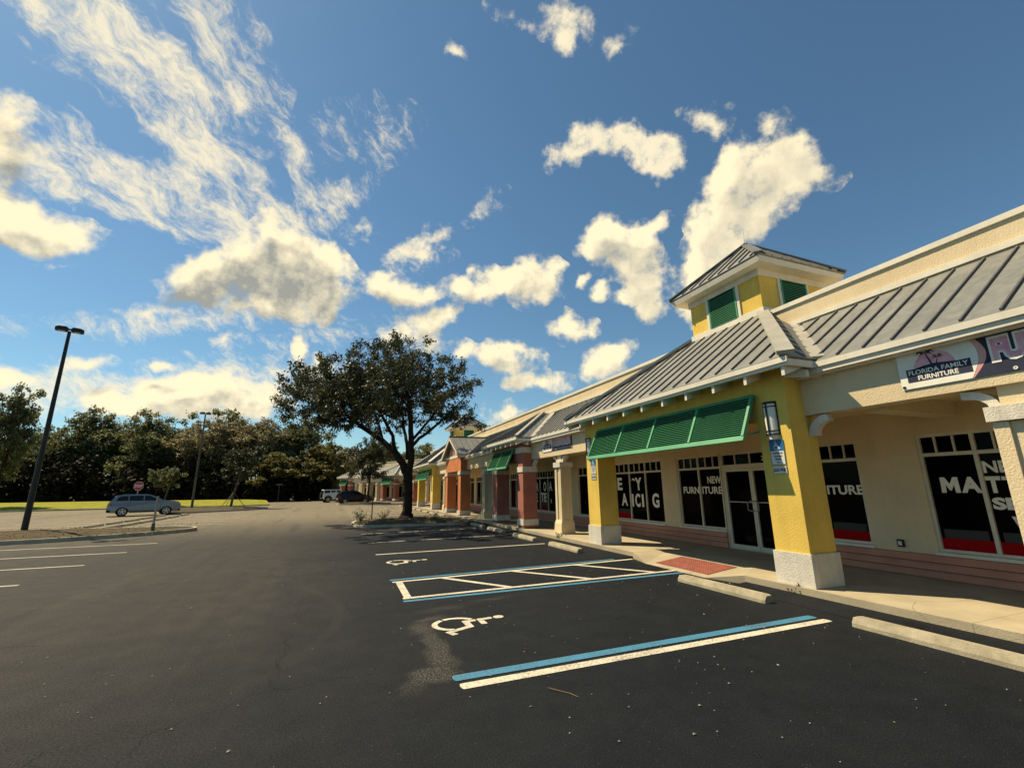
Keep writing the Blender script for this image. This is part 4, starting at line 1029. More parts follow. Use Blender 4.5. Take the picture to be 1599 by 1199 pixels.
t = place('tactile_mat', 'brick red studded warning mat on the kerb ramp', 'tactile mat', 0, 0, 0)
sl = (.149 - .004) / 1.35; mz = lambda u: .004 + (u + .3) * sl + .004
b = MB(); b.slab([(-.12, 1.86, mz(-.12)), (.66, 1.86, mz(.66)), (.66, 3.46, mz(.66)), (-.12, 3.46, mz(-.12))], (0, 0, .006))
b.build('mat', M['tactile'], t)
b = MB()
for i in range(12):
    for j in range(25):
        u, v = -.085 + i * .0645, 1.9 + j * .0635; z = mz(u) + .006
        b.frustum((u - .012, u + .012, v - .012, v + .012), (u - .007, u + .007, v - .007, v + .007), z, z + .006)
b.build('studs', M['tactile'], t)['kind'] = 'stuff'
t = place('wall_outlet', 'small black weatherproof socket box low on the cream wall', 'socket', WALL, -.12, .62)
MB().box(-.045, -.001, -.055, .055, 0, .13).build('box', M['black'], t, bevel=.006); MB().box(-.055, -.046, -.03, .03, .03, .10).build('cover', M['signwhite'], t)

# ------------------------------------------------------------------ lamps on poles, signs
def light_pole(x, y, h, m, label, heads_az, hs=1.0):
    t = thing('parking_lot_light', label, 'lamp post', (x, y, .1))
    MB().tube([(0, 0, 0), (0, 0, h * .5), (0, 0, h - .1)], [.105 * hs, .08 * hs, .058 * hs], 10).build('pole', m, t)
    MB().box(-.2 * hs, .2 * hs, -.2 * hs, .2 * hs, -.1, .02).build('base_plate', m, t)
    for k, az in enumerate(heads_az):
        ca, sa = math.cos(az), math.sin(az)
        b = MB(); P = lambda r, s_, z: (ca * r - sa * s_, sa * r + ca * s_, h + z)
        q = []
        for r, w, z0, z1 in ((.05, .11, -.09, .04), (.12, .18, -.12, .09), (.40, .18, -.12, .08), (.50, .12, -.11, .03)):
            q.append([P(r, -w, z0), P(r, w, z0), P(r, w * .8, z1), P(r, -w * .8, z1)])
        vs = [p for r in q for p in r]; fs = [(0, 1, 2, 3), (15, 14, 13, 12)]
        for i in range(3):
            for j in range(4): fs.append((4 * i + j, 4 * i + (j + 1) % 4, 4 * i + 4 + (j + 1) % 4, 4 * i + 4 + j))
        b.add(vs, fs); hd = b.build('lamp_head', m, t)
        MB().slab([P(.15, -.13, -.121), P(.38, -.13, -.121), P(.38, .13, -.121), P(.15, .13, -.121)], (0, 0, -.012)).build('lens', M['frost'], hd)
        MB().bar((0, 0, h - .04), P(.2, 0, -.04), .07, .07).build('arm', m, t)
    return t
az1 = math.atan2(-.66 * .928 + .75 * .371, -.66 * .371 - .75 * .928)
light_pole(-12.22, 26.42, 9.3, M['pole'], 'tall dark bronze lamp post with two shoebox heads on the near mulch island', (az1, az1 + math.pi), 1.12)
light_pole(-12.9, 54.6, 9.7, M['grey_pole'], 'weathered grey lamp post with two heads in front of the wood', (az1, az1 + math.pi), 1.1)

def stop_sign(x, y, face, label, post_m):
    t = thing('stop_sign', label, 'road sign', (x, y, .14), face)
    MB().box(-.03, .03, .003, .04, 0, 2.55).build('post', post_m, t)
    oc = lambda r: [(r * math.cos(R(22.5 + 45 * k)), r * math.sin(R(22.5 + 45 * k))) for k in range(8)]
    z = 2.17; F0 = lambda d: (lambda p, q: (p, -d, z + q))
    b = MB(); b.slab([(p, -.002, z + q) for p, q in oc(.40)], (0, -.006, 0)); pl = b.build('plate', M['signwhite'], t)
    b = MB(); put_poly(b, oc(.37), F0(.0095)); b.build('red_face', M['stopred'], pl)
    b = MB(); put_text(b, 'STOP', F0(.011), -.29, .29, -.115, .12, .035); b.build('wording', M['signwhite'], pl)
    return t
stop_sign(-15.5, 48.3, R(-14), 'red octagonal stop sign rising behind the pale blue car', M['galv'])
t = thing('sign_post', 'thin pale sign post on the near mulch island, in front of the pale blue car', 'post', (-7.07, 24.4, .10), R(60), 'bare sign posts on the islands')
MB().box(-.03, .03, -.03, .03, 0, 1.5).build('post', M['galv'], t); MB().box(-.045, .045, -.045, .045, -.05, .35).build('sleeve', M['grey_pole'], t)
t = thing('sign_post', 'bare thin sign post on the tree island left of the big trunk', 'post', (2.15, 26.3, .12), R(65), 'bare sign posts on the islands')
MB().box(-.03, .03, -.02, .02, 0, 1.55).build('post', M['grey_pole'], t); MB().box(-.034, .034, .021, .024, 1.0, 1.52).build('plate', M['galv'], t)
t = thing('street_sign', 'small dark street sign on a thin pole left of the white car', 'road sign', (-7.6, 79.0, 0))
MB().tube([(0, 0, 0), (0, 0, 2.9)], .035, 6).build('post', M['grey_pole'], t); MB().box(-.45, .45, -.012, .012, 2.62, 2.84).build('name_plate', M['grey_pole'], t)

# ------------------------------------------------------------------ cars
def arch(cx, r, n=9, z0=.30):
    return [(cx - r * math.cos(math.pi * k / n), z0 + max(0, r * math.sin(math.pi * k / n))) for k in range(n + 1)]
def make_car(name, label, loc, rz, paint_m, kind='suv', L=4.82, Wd=1.92):
    t = thing(name, label, 'car', loc, rz, None)
    hw = Wd / 2
    if kind == 'suv':
        rw = .385; fx, bx = 1.42, -1.47
        low = [(-2.28, .34), (-2.40, .52), (-2.41, .78), (-2.34, 1.05), (-2.27, 1.22), (-1.2, 1.225), (0.98, 1.20), (1.25, 1.22), (1.90, 1.17), (2.22, 1.08), (2.37, .92), (2.40, .60), (2.28, .34)]
        sill = [(2.28, .34)] + [(x, z) for x, z in reversed(arch(fx, .45, 9, .32))] + [(x, z) for x, z in reversed(arch(bx, .45, 9, .32))]
        top = [(-2.27, 1.22), (-2.04, 1.55), (-1.90, 1.69), (-1.4, 1.745), (-.3, 1.765), (.22, 1.72), (.42, 1.65), (1.22, 1.205)]
        glass = [[(-1.95, 1.27), (-1.80, 1.55), (-1.62, 1.62), (-1.20, 1.65), (-1.20, 1.265)], [(-1.13, 1.265), (-1.13, 1.655), (-.22, 1.67), (-.22, 1.255)], [(-.14, 1.255), (-.14, 1.67), (.20, 1.64), (.34, 1.58), (.90, 1.245)]]
        ws, rg = ((.47, 1.61), (1.14, 1.24)), ((-2.02, 1.56), (-2.23, 1.27))
    else:
        rw = .41; fx, bx = 1.30, -1.40
        low = [(-2.05, .50), (-2.08, .62), (-2.06, 1.18), (.72, 1.18), (.80, 1.20), (1.88, 1.14), (1.96, 1.06), (1.97, .62), (1.92, .5)]
        sill = [(1.92, .5)] + [(x, z) for x, z in reversed(arch(fx, .50, 9, .45))] + [(x, z) for x, z in reversed(arch(bx, .50, 9, .45))]
        top = [(-2.06, 1.18), (-2.02, 1.80), (-1.95, 1.86), (.30, 1.86), (.42, 1.80), (.74, 1.19)]
        glass = [[(-1.92, 1.27), (-1.90, 1.72), (-1.12, 1.74), (-1.12, 1.27)], [(-.98, 1.27), (-.98, 1.74), (-.36, 1.74), (-.36, 1.27)], [(-.24, 1.27), (-.24, 1.74), (.32, 1.74), (.52, 1.27)]]
        ws, rg = ((.42, 1.76), (.70, 1.24)), ((-2.03, 1.74), (-2.05, 1.26))
    zt = max(z for x, z in top); zb = 1.20
    def yw(z): return hw * (.965 if z <= zb else .95 - .22 * (z - zb) / (zt - zb))
    prof = low + [p for p in sill[1:]]
    b = MB()
    # body sides bulge at the waist; ends pull in at the corners
    def ring(k): return [(x * (1 if abs(x) < 1.9 else (.985 if k else .93)), z) for x, z in prof]
    n = len(prof); ys = [-hw * .93, -hw * .99 if False else -hw, hw, hw * .93]
    def side(sg):
        A = [(x, sg * hw * (.88 if abs(x) > 2.2 else (.955 if z > 1.02 or z < .45 else 1.0)), z) for x, z in prof]; return A
    a, c = side(-1), side(1)
    b.add(a + c, [tuple(range(n)), tuple(range(2 * n - 1, n - 1, -1))] + [(i, (i + 1) % n, (i + 1) % n + n, i + n) for i in range(n)])
    body = b.build('body', paint_m, t, bevel=.025)
    g = MB(); m_ = len(top)
    a = [(x, -yw(z), z) for x, z in top]; c = [(x, yw(z), z) for x, z in top]
    g.add(a + c, [tuple(range(m_)), tuple(range(2 * m_ - 1, m_ - 1, -1))] + [(i, (i + 1) % m_, (i + 1) % m_ + m_, i + m_) for i in range(m_)])
    g.build('cabin', paint_m, t, bevel=.02)
    for sg in (-1, 1):
        for gl in glass:
            MB().slab([(x, sg * (yw(z) + .006), z) for x, z in gl], (0, -sg * .02, 0)).build('side_window', M['carglass'], t)
        for x0 in ((-1.165, -.18, 1.0) if kind == 'suv' else (-1.05, .62)):
            MB().box(x0 - .006, x0 + .006, sg * hw * .957 - .004, sg * hw * 1.003, .50, 1.06).build('door_gap', M['carblack'], body)
        for x0 in ((-.98, .08) if kind == 'suv' else (-.2,)):
            MB().box(x0 - .11, x0 + .11, sg * hw * .97, sg * (hw * 1.0 + .012), 1.02, 1.06).build('door_handle', paint_m, body)
        mx = .86 if kind == 'suv' else .5
        mi = MB().box(mx - .09, mx + .09, min(sg * (hw * .93), sg * (hw + .19)), max(sg * hw * .93, sg * (hw + .19)), 1.20, 1.36).build('door_mirror', paint_m if kind == 'suv' else M['carblack'], t, bevel=.03)
        MB().box(-1.0, 1.0, min(sg * hw * .9, sg * hw * .985), max(sg * hw * .9, sg * hw * .985), .29, .40).build('sill', M['carblack'], body)
        for wx in (fx, bx):
            w = MB(); y0 = sg * (hw - .23); y1 = sg * (hw - .005)
            prof_t = [(rw * .62, y0), (rw * .96, y0), (rw, y0 + sg * .03), (rw, y1 - sg * .03), (rw * .95, y1), (rw * .66, y1 - sg * .005)]
            k = 24; vs = [(wx + r * math.cos(2 * math.pi * j / k), y, rw + r * math.sin(2 * math.pi * j / k)) for j in range(k) for r, y in prof_t]; q = len(prof_t)
            w.add(vs, [(j * q + i, j * q + i + 1, ((j + 1) % k) * q + i + 1, ((j + 1) % k) * q + i) for j in range(k) for i in range(q - 1)])
            ty = w.build('wheel', M['rubber'], t, smooth=False)
            rm = MB(); yd = y1 - sg * .045
            rm.add([(wx + rw * .65 * math.cos(2 * math.pi * j / k), yd - sg * .03, rw + rw * .65 * math.sin(2 * math.pi * j / k)) for j in range(k)], [tuple(range(k))], 1)
            put_arc(rm, wx, rw, rw * .57, rw * .67, 0, 360, lambda x, z: (x, y1 - sg * .008, z), 24)
            for j in range(5):
                an = 2 * math.pi * j / 5 + .3
                rm.bar((wx + .03 * math.cos(an), yd, rw + .03 * math.sin(an)), (wx + rw * .62 * math.cos(an), yd + sg * .015, rw + rw * .62 * math.sin(an)), .085, .03, (0, sg, 0))
            rm.tube([(wx, yd - sg * .02, rw), (wx, yd + sg * .03, rw)], .06, 10)
            rm.build('rim', [M['rim'], M['carblack']], ty)
            MB().box(wx - .42, wx + .42, min(sg * .3, sg * (hw - .24)), max(sg * .3, sg * (hw - .24)), .36, .74).build('wheel_housing', M['carblack'], t)
            if kind != 'suv':
                fl = MB(); put_arc(fl, wx, .47, .46, .56, 5, 175, lambda x, z: (x, sg * (hw + .05), z), 14)
                for j in range(14):
                    p, q_ = [(wx + .56 * math.cos(R(5 + 170 * i / 14)), .47 + .56 * math.sin(R(5 + 170 * i / 14))) for i in (j, j + 1)]
                    fl.add([(p[0], sg * (hw + .05), p[1]), (q_[0], sg * (hw + .05), q_[1]), (q_[0], sg * hw * .93, q_[1]), (p[0], sg * hw * .93, p[1])], [(0, 1, 2, 3)])
                fl.build('wheel_flare', M['carblack'], t)
        fxl = 2.30 if kind == 'suv' else 1.975
        if kind == 'suv':
            MB().slab([(2.14, sg * hw * .93, .90), (2.14, sg * hw * .93, 1.05), (2.28, sg * hw * .55, 1.04), (2.385, sg * hw * .55, .90)], (.02, sg * .03, .0)).build('headlight', M['lamp'], t)
            MB().slab([(-2.18, sg * hw * .985, .86), (-2.18, sg * hw * .985, 1.05), (-2.36, sg * hw * .66, 1.05), (-2.42, sg * hw * .66, .86)], (-.012, sg * .02, 0)).build('tail_lamp', M['tail'], t)
            MB().bar((-1.5, sg * .62, 1.725), (.05, sg * .62, 1.735), .035, .05).build('roof_rail', M['galv'], t)
        else:
            MB().tube([(1.95, sg * .62, .92), (1.99, sg * .62, .92)], .10, 12).build('headlight', M['lamp'], t)
            MB().box(-2.11, -2.07, min(sg * .74, sg * .88), max(sg * .74, sg * .88), .90, 1.10).build('tail_lamp', M['tail'], t)
    for (p, q), nm in ((ws, 'windscreen'), (rg, 'rear_window')):
        s_ = 1 if nm == 'windscreen' else -1
        MB().slab([(p[0], -yw(p[1]) + .10, p[1]), (p[0], yw(p[1]) - .10, p[1]), (q[0], yw(q[1]) - .07, q[1]), (q[0], -yw(q[1]) + .07, q[1])], (s_ * .03, 0, .012)).build(nm, M['carglass'], t)
    if kind == 'suv':
        MB().box(2.30, 2.415, -.5, .5, .66, .84).build('grille', M['carblack'], t)
        MB().box(2.2, 2.42, -.86, .86, .335, .50).build('front_bumper', M['carblack'], t, bevel=.02)
        MB().box(-2.43, -2.2, -.88, .88, .335, .56).build('rear_bumper', M['carblack'], t, bevel=.02)
        MB().box(-2.43, -2.415, -.26, .26, .70, .82).build('number_plate', M['signwhite'], t)
    else:
        MB().box(1.90, 2.12, -.85, .85, .46, .60).build('front_bumper', M['carblack'], t, bevel=.02); MB().box(-2.2, -2.02, -.85, .85, .46, .60).build('rear_bumper', M['carblack'], t, bevel=.02)
        k = MB(); k.tube([(-2.09, 0, 1.05), (-2.33, 0, 1.05)], .40, 20); k.build('spare_wheel', M['rubber'], t, bevel=.03)
        for i in range(7): MB().box(1.965, 1.98, -.36 + i * .12 - .028, -.36 + i * .12 + .028, .80, 1.06).build('grille_slot', M['carblack'], t)
    return t
make_car('parked_car', 'pale blue estate car parked by the lawn in front of the stop sign', (-13.75, 44.8, 0), R(21), M['carblue']).scale = (.93, .93, .92)
make_car('parked_car', 'dark maroon car parked by the small tree in front of the far wing', (2.75, 62.3, 0), R(12), M['cardark']).scale = (.86, .93, .95)
make_car('parked_car', 'white boxy off-road car with black wheel flares, half behind the dark car', (.75, 74.2, 0), R(14), M['carwhite'], 'jeep')

# ------------------------------------------------------------------ trees
def leaves_mesh(name, pts, size, m, seed, up=.0, aspect=.5, parent=None, kind=None):
    """many small bent leaf faces, one island each"""
    r = np.random.default_rng(seed); P = np.asarray(pts, dtype=float); n = len(P)
    a = r.normal(size=(n, 3)); a[:, 2] += up; a /= np.linalg.norm(a, axis=1)[:, None]
    b = r.normal(size=(n, 3)); b -= a * (a * b).sum(1)[:, None]; b /= np.linalg.norm(b, axis=1)[:, None]
    s = size * r.uniform(.6, 1.35, size=(n, 1))
    c = np.cross(a, b)
    q = np.stack([P - a * s * .5, P + b * s * aspect * .5 + c * s * .12, P + a * s * .5, P - b * s * aspect * .5 + c * s * .12], 1).reshape(-1, 3)
    me = bpy.data.meshes.new(name); me.vertices.add(4 * n); me.vertices.foreach_set('co', q.ravel())
    me.loops.add(4 * n); me.loops.foreach_set('vertex_index', np.arange(4 * n, dtype=np.int32))
    me.polygons.add(n); me.polygons.foreach_set('loop_start', np.arange(0, 4 * n, 4, dtype=np.int32)); me.polygons.foreach_set('loop_total', np.full(n, 4, dtype=np.int32))
    me.update(calc_edges=True); me.validate()
    me.materials.append(m)
    o = bpy.data.objects.new(name, me); COL.objects.link(o)
    if parent: o.parent = parent
    if kind: o['kind'] = kind
    return o
def grow(limbs, lumps, seed, nclu, nleaf, spread, twig_r=.035, shell=.45, upright=.25, droop=0.0):
    """clusters fill the lumps (ellipsoids); each hangs on a branch from the nearest limb"""
    r = random.Random(seed); nr = np.random.default_rng(seed)
    tr = MB(); nodes = []
    for pts, rad in limbs:
        P = [V3(p) for p in pts]; fine, fr = [], []
        for i in range(len(P) - 1):
            for k in range(4):
                t = k / 4; w = V3((r.uniform(-1, 1), r.uniform(-1, 1), r.uniform(-.5, .5))) * (rad[i] * .18)
                fine.append(P[i].lerp(P[i + 1], t) + (w if k else V3())); fr.append(rad[i] + (rad[i + 1] - rad[i]) * t)
        fine.append(P[-1]); fr.append(rad[-1]); tr.tube(fine, fr, 9, caps=False)
        for p, q in list(zip(fine, fr))[len(fine) // 3:]: nodes.append((p, q))
    wts = [l[3] * l[4] * l[5] for l in lumps]; tot = sum(wts); pts = []
    for _ in range(nclu):
        x = r.random() * tot; i = 0
        while x > wts[i] and i < len(wts) - 1: x -= wts[i]; i += 1
        cx, cy, cz, rx, ry, rz_ = lumps[i]
        while True:
            d = V3((r.gauss(0, 1), r.gauss(0, 1), r.gauss(0, 1)))
            if d.length > .01: break
        d.normalize(); k = (shell + (1 - shell) * r.random()) * (1 + max(0, r.gauss(0, .07)))
        c = V3((cx + d.x * rx * k, cy + d.y * ry * k, cz + d.z * rz_ * k))
        base = min(nodes, key=lambda nq: (nq[0] - c).length + max(0, nq[0].z - c.z) * .7)
        p0 = base[0]; mid = p0.lerp(c, .5) + V3((r.uniform(-.3, .3), r.uniform(-.3, .3), .12 * (c - p0).length * (1 - droop)))
        br = min(base[1] * .6, twig_r * (1 + (c - p0).length * .35))
        tr.tube([p0, mid, c], [br, br * .6, br * .22], 5, caps=False)
        out = V3((c.x - cx, c.y - cy, (c.z - cz) * .8 + upright * rz_)).normalized()
        # twigs fanning out of the cluster, leaves set along them
        for _t in range(5):
            td = (out + V3((r.gauss(0, .6), r.gauss(0, .6), r.gauss(0, .5)))).normalized(); tl = spread * r.uniform(.6, 1.5)
            e = c + td * tl
            if _t < 2: tr.tube([c, e], [br * .3, .004], 3, caps=False)
            m_ = nleaf // 5; tt = nr.uniform(.0, 1.05, m_)[:, None]
            pts.append(np.array(c) + np.array(td) * tl * tt + nr.normal(size=(m_, 3)) * spread * .26 * (1.15 - .6 * tt))
    return tr, np.concatenate(pts)

RT, FW = V3((.928, -.371, 0)), V3((.371, .928, 0))
def S3(s, d, z): return RT * s + FW * d + V3((0, 0, z))
# the big oak on the island
oak = thing('oak_tree', 'big dark spreading oak with a forked trunk on the mulch island', 'tree', (3.96, 25.6, .10))
def lim(l): return [( [S3(*p) for p in pts], rad) for pts, rad in l]
limbs = lim([
    ([(0, 0, -.1), (0, 0, .12), (.0, 0, .5), (.0, 0, 1.3), (-.02, 0, 2.0), (-.08, 0, 2.6)], [.52, .37, .275, .255, .265, .25]),
    ([(-.08, 0, 2.3), (-.35, .1, 3.0), (-.95, .25, 3.75), (-1.7, .4, 4.4), (-2.9, .3, 5.2), (-4.2, 0, 6.2), (-5.6, -.3, 7.2)], [.22, .21, .19, .155, .12, .08, .03]),
    ([(.0, 0, 2.3), (.12, -.1, 3.2), (.10, -.2, 4.3), (.05, -.3, 5.4), (-.2, -.2, 6.8), (-.7, 0, 8.6), (-1.0, .1, 10.4)], [.21, .19, .165, .135, .10, .065, .02]),
    ([(.11, -.15, 4.0), (.55, -.3, 4.45), (1.1, -.5, 4.75), (2.0, -.7, 5.5), (3.2, -.8, 6.7)], [.10, .09, .08, .06, .02]),
    ([(-.1, .05, 3.3), (-.25, .3, 4.2), (-.6, .8, 5.2), (-1.0, 1.6, 6.8), (-1.2, 2.2, 8.2)], [.11, .10, .085, .055, .02]),
    ([(-.95, .25, 3.75), (-.9, -.4, 4.6), (-1.3, -2.0, 5.8), (-2.0, -3.6, 6.6)], [.12, .10, .07, .02]),
    ([(-1.7, .4, 4.4), (-2.2, .9, 5.6), (-3.0, 1.3, 7.4), (-3.8, 1.2, 9.2)], [.10, .085, .05, .02]),
    ([(.1, -.2, 4.3), (.9, .7, 5.6), (1.9, 1.4, 7.2), (2.4, 1.5, 8.4)], [.09, .07, .045, .02]),
    ([(.05, -.3, 5.0), (.2, -1.9, 6.0), (-.2, -4.0, 6.8), (-.8, -6.0, 6.9)], [.08, .065, .05, .02])])
lumps = [(*S3(s, d, z), rx, ry, rz_) for s, d, z, rx, ry, rz_ in (
    (-2.5, 0, 7.0, 3.2, 3.4, 2.2), (-1.3, .2, 8.9, 2.0, 2.2, 2.1), (1.8, -.2, 7.0, 2.2, 2.8, 2.0), (-5.2, -.2, 7.0, 2.0, 2.4, 1.6), (-3.8, .4, 9.1, .8, 1.0, 1.4), (-5.4, .3, 8.5, .7, .8, 1.1),
    (-3.9, -.2, 5.4, 2.3, 2.4, 1.0), (-1.6, -.3, 5.6, 1.9, 2.6, .8), (2.7, -.2, 5.7, 1.5, 2.2, .8), (-6.8, 0, 6.4, .9, 1.2, 1.1), (.4, -.3, 8.5, 1.6, 1.9, 1.5), (3.2, .1, 7.8, 1.1, 1.3, .9),
    (-2.9, -4.0, 6.4, 2.2, 1.8, 1.6), (-.7, -4.3, 6.9, 2.0, 1.8, 1.8), (1.2, -3.6, 6.4, 1.5, 1.6, 1.5), (-.5, 2.6, 7.4, 2.4, 1.8, 1.9), (-2.6, 3.4, 6.6, 2.2, 1.6, 1.4), (-.8, -4.2, 8.0, 1.2, 1.2, 1.1), (-2.0, -6.4, 6.2, 2.0, 1.6, 1.4), (.5, -6.0, 6.5, 1.7, 1.6, 1.5))]
tr, lp = grow(limbs, lumps, 11, 470, 125, .44, .03, .36, .42)
tr.build('trunk', M['bark'], oak, smooth=True)
leaves_mesh('crown', lp, .145, M['leaf_oak'], 5, .2, .5, oak)

def small_tree(name, label, loc, seed, h, w, m, tilt=0.0, bark='palebark', multi=1, nclu=70, nleaf=90, ls=.14, group=None, z0=.35):
    t = thing(name, label, 'tree', loc, 0, group)
    r = random.Random(seed); lb = []
    for k in range(multi):
        a = r.random() * 6.28; o = (.0 if multi == 1 else .12); dx, dy = math.cos(a), math.sin(a)
        sp = w * (.12 if multi == 1 else .35)
        lb.append(([(dx * o, dy * o, -.1), (dx * (o + sp * .2) + tilt * .2, dy * (o + sp * .2), h * .2), (dx * (o + sp * .6) + tilt * .6, dy * (o + sp * .6), h * .45), (dx * (o + sp) + tilt, dy * (o + sp), h * .75)], [h * .020 / multi ** .5, h * .016 / multi ** .5, h * .011, h * .003]))
    for k in range(5):
        a = r.random() * 6.28; lb.append(([(tilt * .4, 0, h * r.uniform(.32, .45)), (math.cos(a) * w * .3 + tilt, math.sin(a) * w * .3, h * .6), (math.cos(a) * w * .7 + tilt, math.sin(a) * w * .7, h * .8)], [h * .008, h * .005, h * .002]))
    lum = [(tilt, 0, h * (z0 + (1 - z0) * .5), w * .75, w * .75, h * (1 - z0) * .45)]
    for k in range(6):
        a = r.random() * 6.28; lum.append((tilt + math.cos(a) * w * .55, math.sin(a) * w * .55, h * (z0 + (1 - z0) * r.uniform(.25, .8)), w * .4, w * .4, h * .14))
    tr, lp = grow(lb, lum, seed, nclu, nleaf, w * .17, h * .003, .3, .2)
    tr.build('trunk', M[bark], t, smooth=True); leaves_mesh('crown', lp, ls, m, seed, .1, .55, t)
    return t
small_tree('small_tree', 'small dark tree with a slim trunk beside the dark maroon car', (4.35, 60.6, .1), 21, 8.2, 3.6, M['leaf_oak'], bark='bark', nclu=110, nleaf=110, ls=.22, z0=.30)
yt = small_tree('young_tree', 'young staked tree leaning on the grassy island by the second lamp post', (-9.6, 54.8, .2), 22, 6.6, 2.5, M['leaf_oak'], tilt=.5, bark='palebark', nclu=75, nleaf=80, ls=.22, z0=.38)
for a in (20, 140, 260):
    MB().tube([(math.cos(R(a)) * 1.4, math.sin(R(a)) * 1.4, -.1), (.12, 0, 1.5)], .03, 5).build('stake', M['grey_pole'], yt)
small_tree('young_tree', 'small yellowish several-stemmed tree on the lawn above the pale blue car', (-18.6, 66.0, .35), 23, 4.4, 2.0, M['leaf_a'], multi=3, nclu=60, nleaf=80, ls=.22, z0=.42)

# the wood beyond the lawn: a few kinds, each tree its own thing
def wood_proto(seed, h, w, m, dens, bark, z0):
    r = random.Random(seed); lb = []
    lb.append(([(0, 0, -.3), (r.uniform(-.2, .2), 0, h * .18), (r.uniform(-.5, .5), r.uniform(-.5, .5), h * .45), (r.uniform(-.8, .8), r.uniform(-.8, .8), h * .85)], [h * .022, h * .017, h * .012, h * .002]))
    for k in range(8):
        a = r.random() * 6.28; z = h * r.uniform(.22, .5)
        lb.append(([(0, 0, z), (math.cos(a) * w * .35, math.sin(a) * w * .35, z + h * .14), (math.cos(a) * w * .75, math.sin(a) * w * .75, z + h * .30)], [h * .009, h * .006, h * .002]))
    lum = []
    for k in range(13):
        a = r.random() * 6.28; z = r.uniform(z0, .9); q = w * (1.0 - .75 * max(0, z - .55) / .45) * r.uniform(.25, .8)
        lum.append((math.cos(a) * q, math.sin(a) * q, h * z, w * r.uniform(.28, .45), w * r.uniform(.28, .45), h * r.uniform(.07, .12)))
    lum.append((0, 0, h * .55, w * .75, w * .75, h * .30))
    t = thing('wood_tree', 'tree', 'tree', (0, 0, -200))
    tr, lp = grow(lb, lum, seed, int(dens * 1.35), 70, h * .06, h * .0016, .35, .2)
    tr.build('trunk', M[bark], t, smooth=True); leaves_mesh('crown', lp, .42, m, seed, .1, .6, t)
    return t
protos = [wood_proto(31, 17, 5.0, M['leaf_a'], 150, 'bark', .30), wood_proto(32, 17, 5.6, M['leaf_a'], 130, 'palebark', .28), wood_proto(33, 17, 5.2, M['leaf_c'], 140, 'palebark', .36), wood_proto(34, 12, 5.6, M['leaf_b'], 150, 'bark', .18)]
WOOD = [
    (0, -35.8, 70.3, 14.6, 2.4, 'dense dark green tree half cut off by the left edge, standing nearer than the wood'),
    (0, -51.1, 110.9, 14.3, 4.3, 'dense dark green tree just right of the tall lamp post foot'),
    (1, -45.9, 106.7, 15.4, 4.5, 'broad dark tree with pale limbs second right of the tall lamp post'),
    (0, -42.5, 107.5, 17.8, 5.1, 'dense dark green tree at the tallest point left of the pale blue car'),
    (1, -38.4, 108.0, 18.3, 5.2, 'broad dark tree with pale limbs above the pale blue car'),
    (0, -31.8, 101.0, 16.4, 4.5, 'dense dark green tree straight above the red stop sign'),
    (1, -29.4, 106.5, 17.6, 5.1, 'broad dark tree with pale limbs left of the second lamp post'),
    (2, -23.0, 97.5, 16.5, 5.0, 'thin pale open-crowned tree right behind the second lamp post'),
    (0, -20.8, 105.3, 18.1, 5.5, 'dense dark green tree right of the second lamp post top'),
    (2, -15.3, 98.7, 17.8, 5.2, 'thin pale open-crowned tree above the young staked tree'),
    (1, -11.4, 101.5, 18.0, 5.8, 'broad dark tree with pale limbs just left of the big oak crown'),
    (0, -6.5, 101.7, 16.7, 5.6, 'dense dark green tree partly behind the left side of the big oak'),
    (3, -9.1, 89.8, 8.5, 4.9, 'lower rounded olive tree in front of the wood at the end of the lawn'),
    (3, -1.6, 91.1, 10.4, 5.9, 'lower rounded olive tree behind the white car, left of the far wing'),
    (2, 3.3, 110.7, 12.6, 7.0, 'thin pale open-crowned tree behind the left end of the far wing'),
    (0, 9.9, 116.7, 12.8, 7.5, 'dense dark green tree behind the far wing, seen under the oak'),
    (1, 17.8, 120.0, 13.3, 7.9, 'broad dark tree with pale limbs seen through the fork of the big oak'),
    (0, 22.3, 111.7, 12.9, 5.1, 'dense dark green tree over the roof right of the oak trunk'),
    (3, 26.8, 107.8, 10.8, 5.7, 'lower rounded olive tree seen lowest over the near roof right of the oak trunk'),
    (1, -62.4, 124.0, 12.0, 5.6, 'broad dark tree with pale limbs behind the tall lamp post'),
    (0, -67.6, 119.6, 17.5, 5.8, 'dense dark green tree beyond the left edge of the photo'),
    (1, -80.4, 129.1, 18.4, 6.3, 'broad dark tree with pale limbs farthest out beyond the left edge'),
    (3, -44.6, 106.1, 7.1, 4.2, 'lower rounded olive tree low in the wood, left of the pale blue car'),
    (3, -20.9, 94.5, 7.3, 4.1, 'lower rounded olive tree low in the wood, behind the young staked tree'),
    (3, -32.2, 99.0, 6.4, 4.1, 'lower rounded olive tree low in the wood, above the pale blue car roof')]
used = set()
for i, (k, x, y, h, w, label) in enumerate(WOOD):
    p = protos[k]
    o = p if k not in used else dup(p)
    used.add(k)
    h0, w0 = (17, 17, 17, 12)[k], (5.0, 5.6, 5.2, 5.6)[k]
    o.location = (x, y, .1); o.rotation_euler = (0, 0, rng.random() * 6.28); o.scale = (w / w0 * 1.2, w / w0 * 1.2, h / h0)
    tag(o, label, 'tree', 'trees of the wood behind the lot')

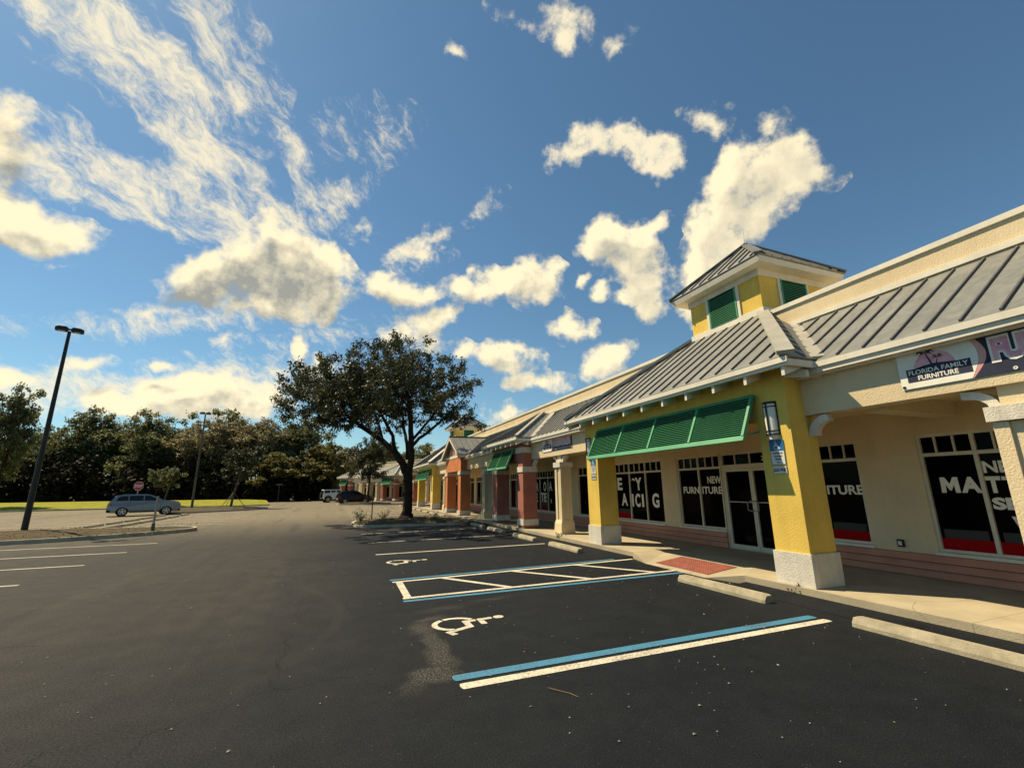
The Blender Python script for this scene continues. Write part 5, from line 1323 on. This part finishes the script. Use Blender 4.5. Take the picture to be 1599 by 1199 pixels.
# dark undergrowth filling the foot of the wood
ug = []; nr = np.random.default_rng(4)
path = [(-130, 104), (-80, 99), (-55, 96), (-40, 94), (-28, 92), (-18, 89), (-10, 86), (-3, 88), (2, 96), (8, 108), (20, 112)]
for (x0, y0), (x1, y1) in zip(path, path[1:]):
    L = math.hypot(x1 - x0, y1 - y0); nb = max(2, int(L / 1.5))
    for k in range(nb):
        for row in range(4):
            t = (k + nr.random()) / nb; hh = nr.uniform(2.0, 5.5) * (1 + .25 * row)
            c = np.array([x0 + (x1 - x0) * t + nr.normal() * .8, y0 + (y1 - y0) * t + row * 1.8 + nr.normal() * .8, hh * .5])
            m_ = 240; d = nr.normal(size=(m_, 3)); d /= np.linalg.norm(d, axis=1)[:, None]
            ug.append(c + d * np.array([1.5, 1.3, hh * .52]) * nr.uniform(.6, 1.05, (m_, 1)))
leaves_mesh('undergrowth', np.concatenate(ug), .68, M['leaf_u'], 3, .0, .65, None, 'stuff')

# ------------------------------------------------------------------ small stuff
def weed(x, y, z, n, s, label, seed):
    r = random.Random(seed); t = thing('weed', label, 'weed', (x, y, z), 0, 'weeds in the kerb joints'); st = MB(); P = []
    for k in range(n):
        a = r.random() * 6.28; e = V3((math.cos(a) * s * r.uniform(.3, 1), math.sin(a) * s * r.uniform(.3, 1), s * r.uniform(.4, 1.3)))
        st.tube([(0, 0, -.01), e * .55 + V3((0, 0, s * .1)), e], [.006, .004, .002], 4, caps=False)
        for q in range(9): P.append(V3((0, 0, 0)).lerp(e, r.uniform(.25, 1.05)) + V3((r.gauss(0, .1) * s, r.gauss(0, .1) * s, r.gauss(0, .1) * s)))
    st.build('stem', M['weed'], t); leaves_mesh('leaves', [tuple(p) for p in P], .05 + s * .06, M['weed'], seed, .2, .5, t)
weed(7.12, 5.55, .02, 9, .16, 'small straggly weed at the foot of the big yellow pillar', 1)
weed(7.30, 14.0, .02, 12, .20, 'dry weed at the kerb in front of the cream column', 2)
weed(1.55, 25.6, .15, 24, .55, 'bushy weed at the end of the tree island by the bare post', 3)
weed(2.8, 26.4, .15, 18, .42, 'low weed between the bare post and the big trunk', 4)
weed(5.3, 24.6, .15, 14, .35, 'low weed in the shade right of the big trunk', 5)

b = MB(); b.tube([(1.93, 4.05, .012), (1.97, 3.985, .012), (2.06, 3.88, .008), (2.085, 3.78, .014)], [.002, .004, .0035, .002], 5)
tag(b.build('twig', M['twig']), 'thin dry twig lying on the asphalt near the blue and white line', 'twig')
b = MB(); r = random.Random(9)
for k in range(520):
    x, y = r.uniform(-3.5, 6.6), r.uniform(1.6, 14) ** 1.0
    if r.random() < .45: x = r.uniform(1.5, 6.9)
    s = r.uniform(.004, .011) * (1.7 if r.random() < .10 else 1); a = r.random() * 6.28; z = .003 + r.random() * .004
    p = [(x + math.cos(a + q) * s * r.uniform(.6, 1.3), y + math.sin(a + q) * s * r.uniform(.6, 1.2), z + r.random() * .004) for q in (0, 1.4, 2.9, 4.5)]
    top = (x, y, z + s * .7)
    b.add(p + [top], [(0, 1, 4), (1, 2, 4), (2, 3, 4), (3, 0, 4)])
for k in range(260):                                            # grit washed against the kerb
    t_ = r.uniform(-2, 20); q = LM @ V3((-.14 - abs(r.gauss(0, .12)), t_, 0)); s = r.uniform(.006, .02)
    b.add([(q.x - s, q.y, .003), (q.x, q.y - s, .003), (q.x + s, q.y, .003), (q.x, q.y + s, .003), (q.x, q.y, .003 + s * .8)], [(0, 1, 4), (1, 2, 4), (2, 3, 4), (3, 0, 4)])
o = b.build('litter', M['debris']); o['kind'] = 'stuff'
# chips and fallen leaves on the mulch
P = []
for k in range(500): P.append((r.uniform(-13, -6), r.uniform(21.5, 28), .2 + r.random() * .05)); 
for k in range(700): P.append((r.uniform(1.4, 6.8), r.uniform(22.6, 28.2), .17 + r.random() * .05))
leaves_mesh('leaf_litter', P, .07, M['leaf_a'], 8, 0, .5, None, 'stuff')
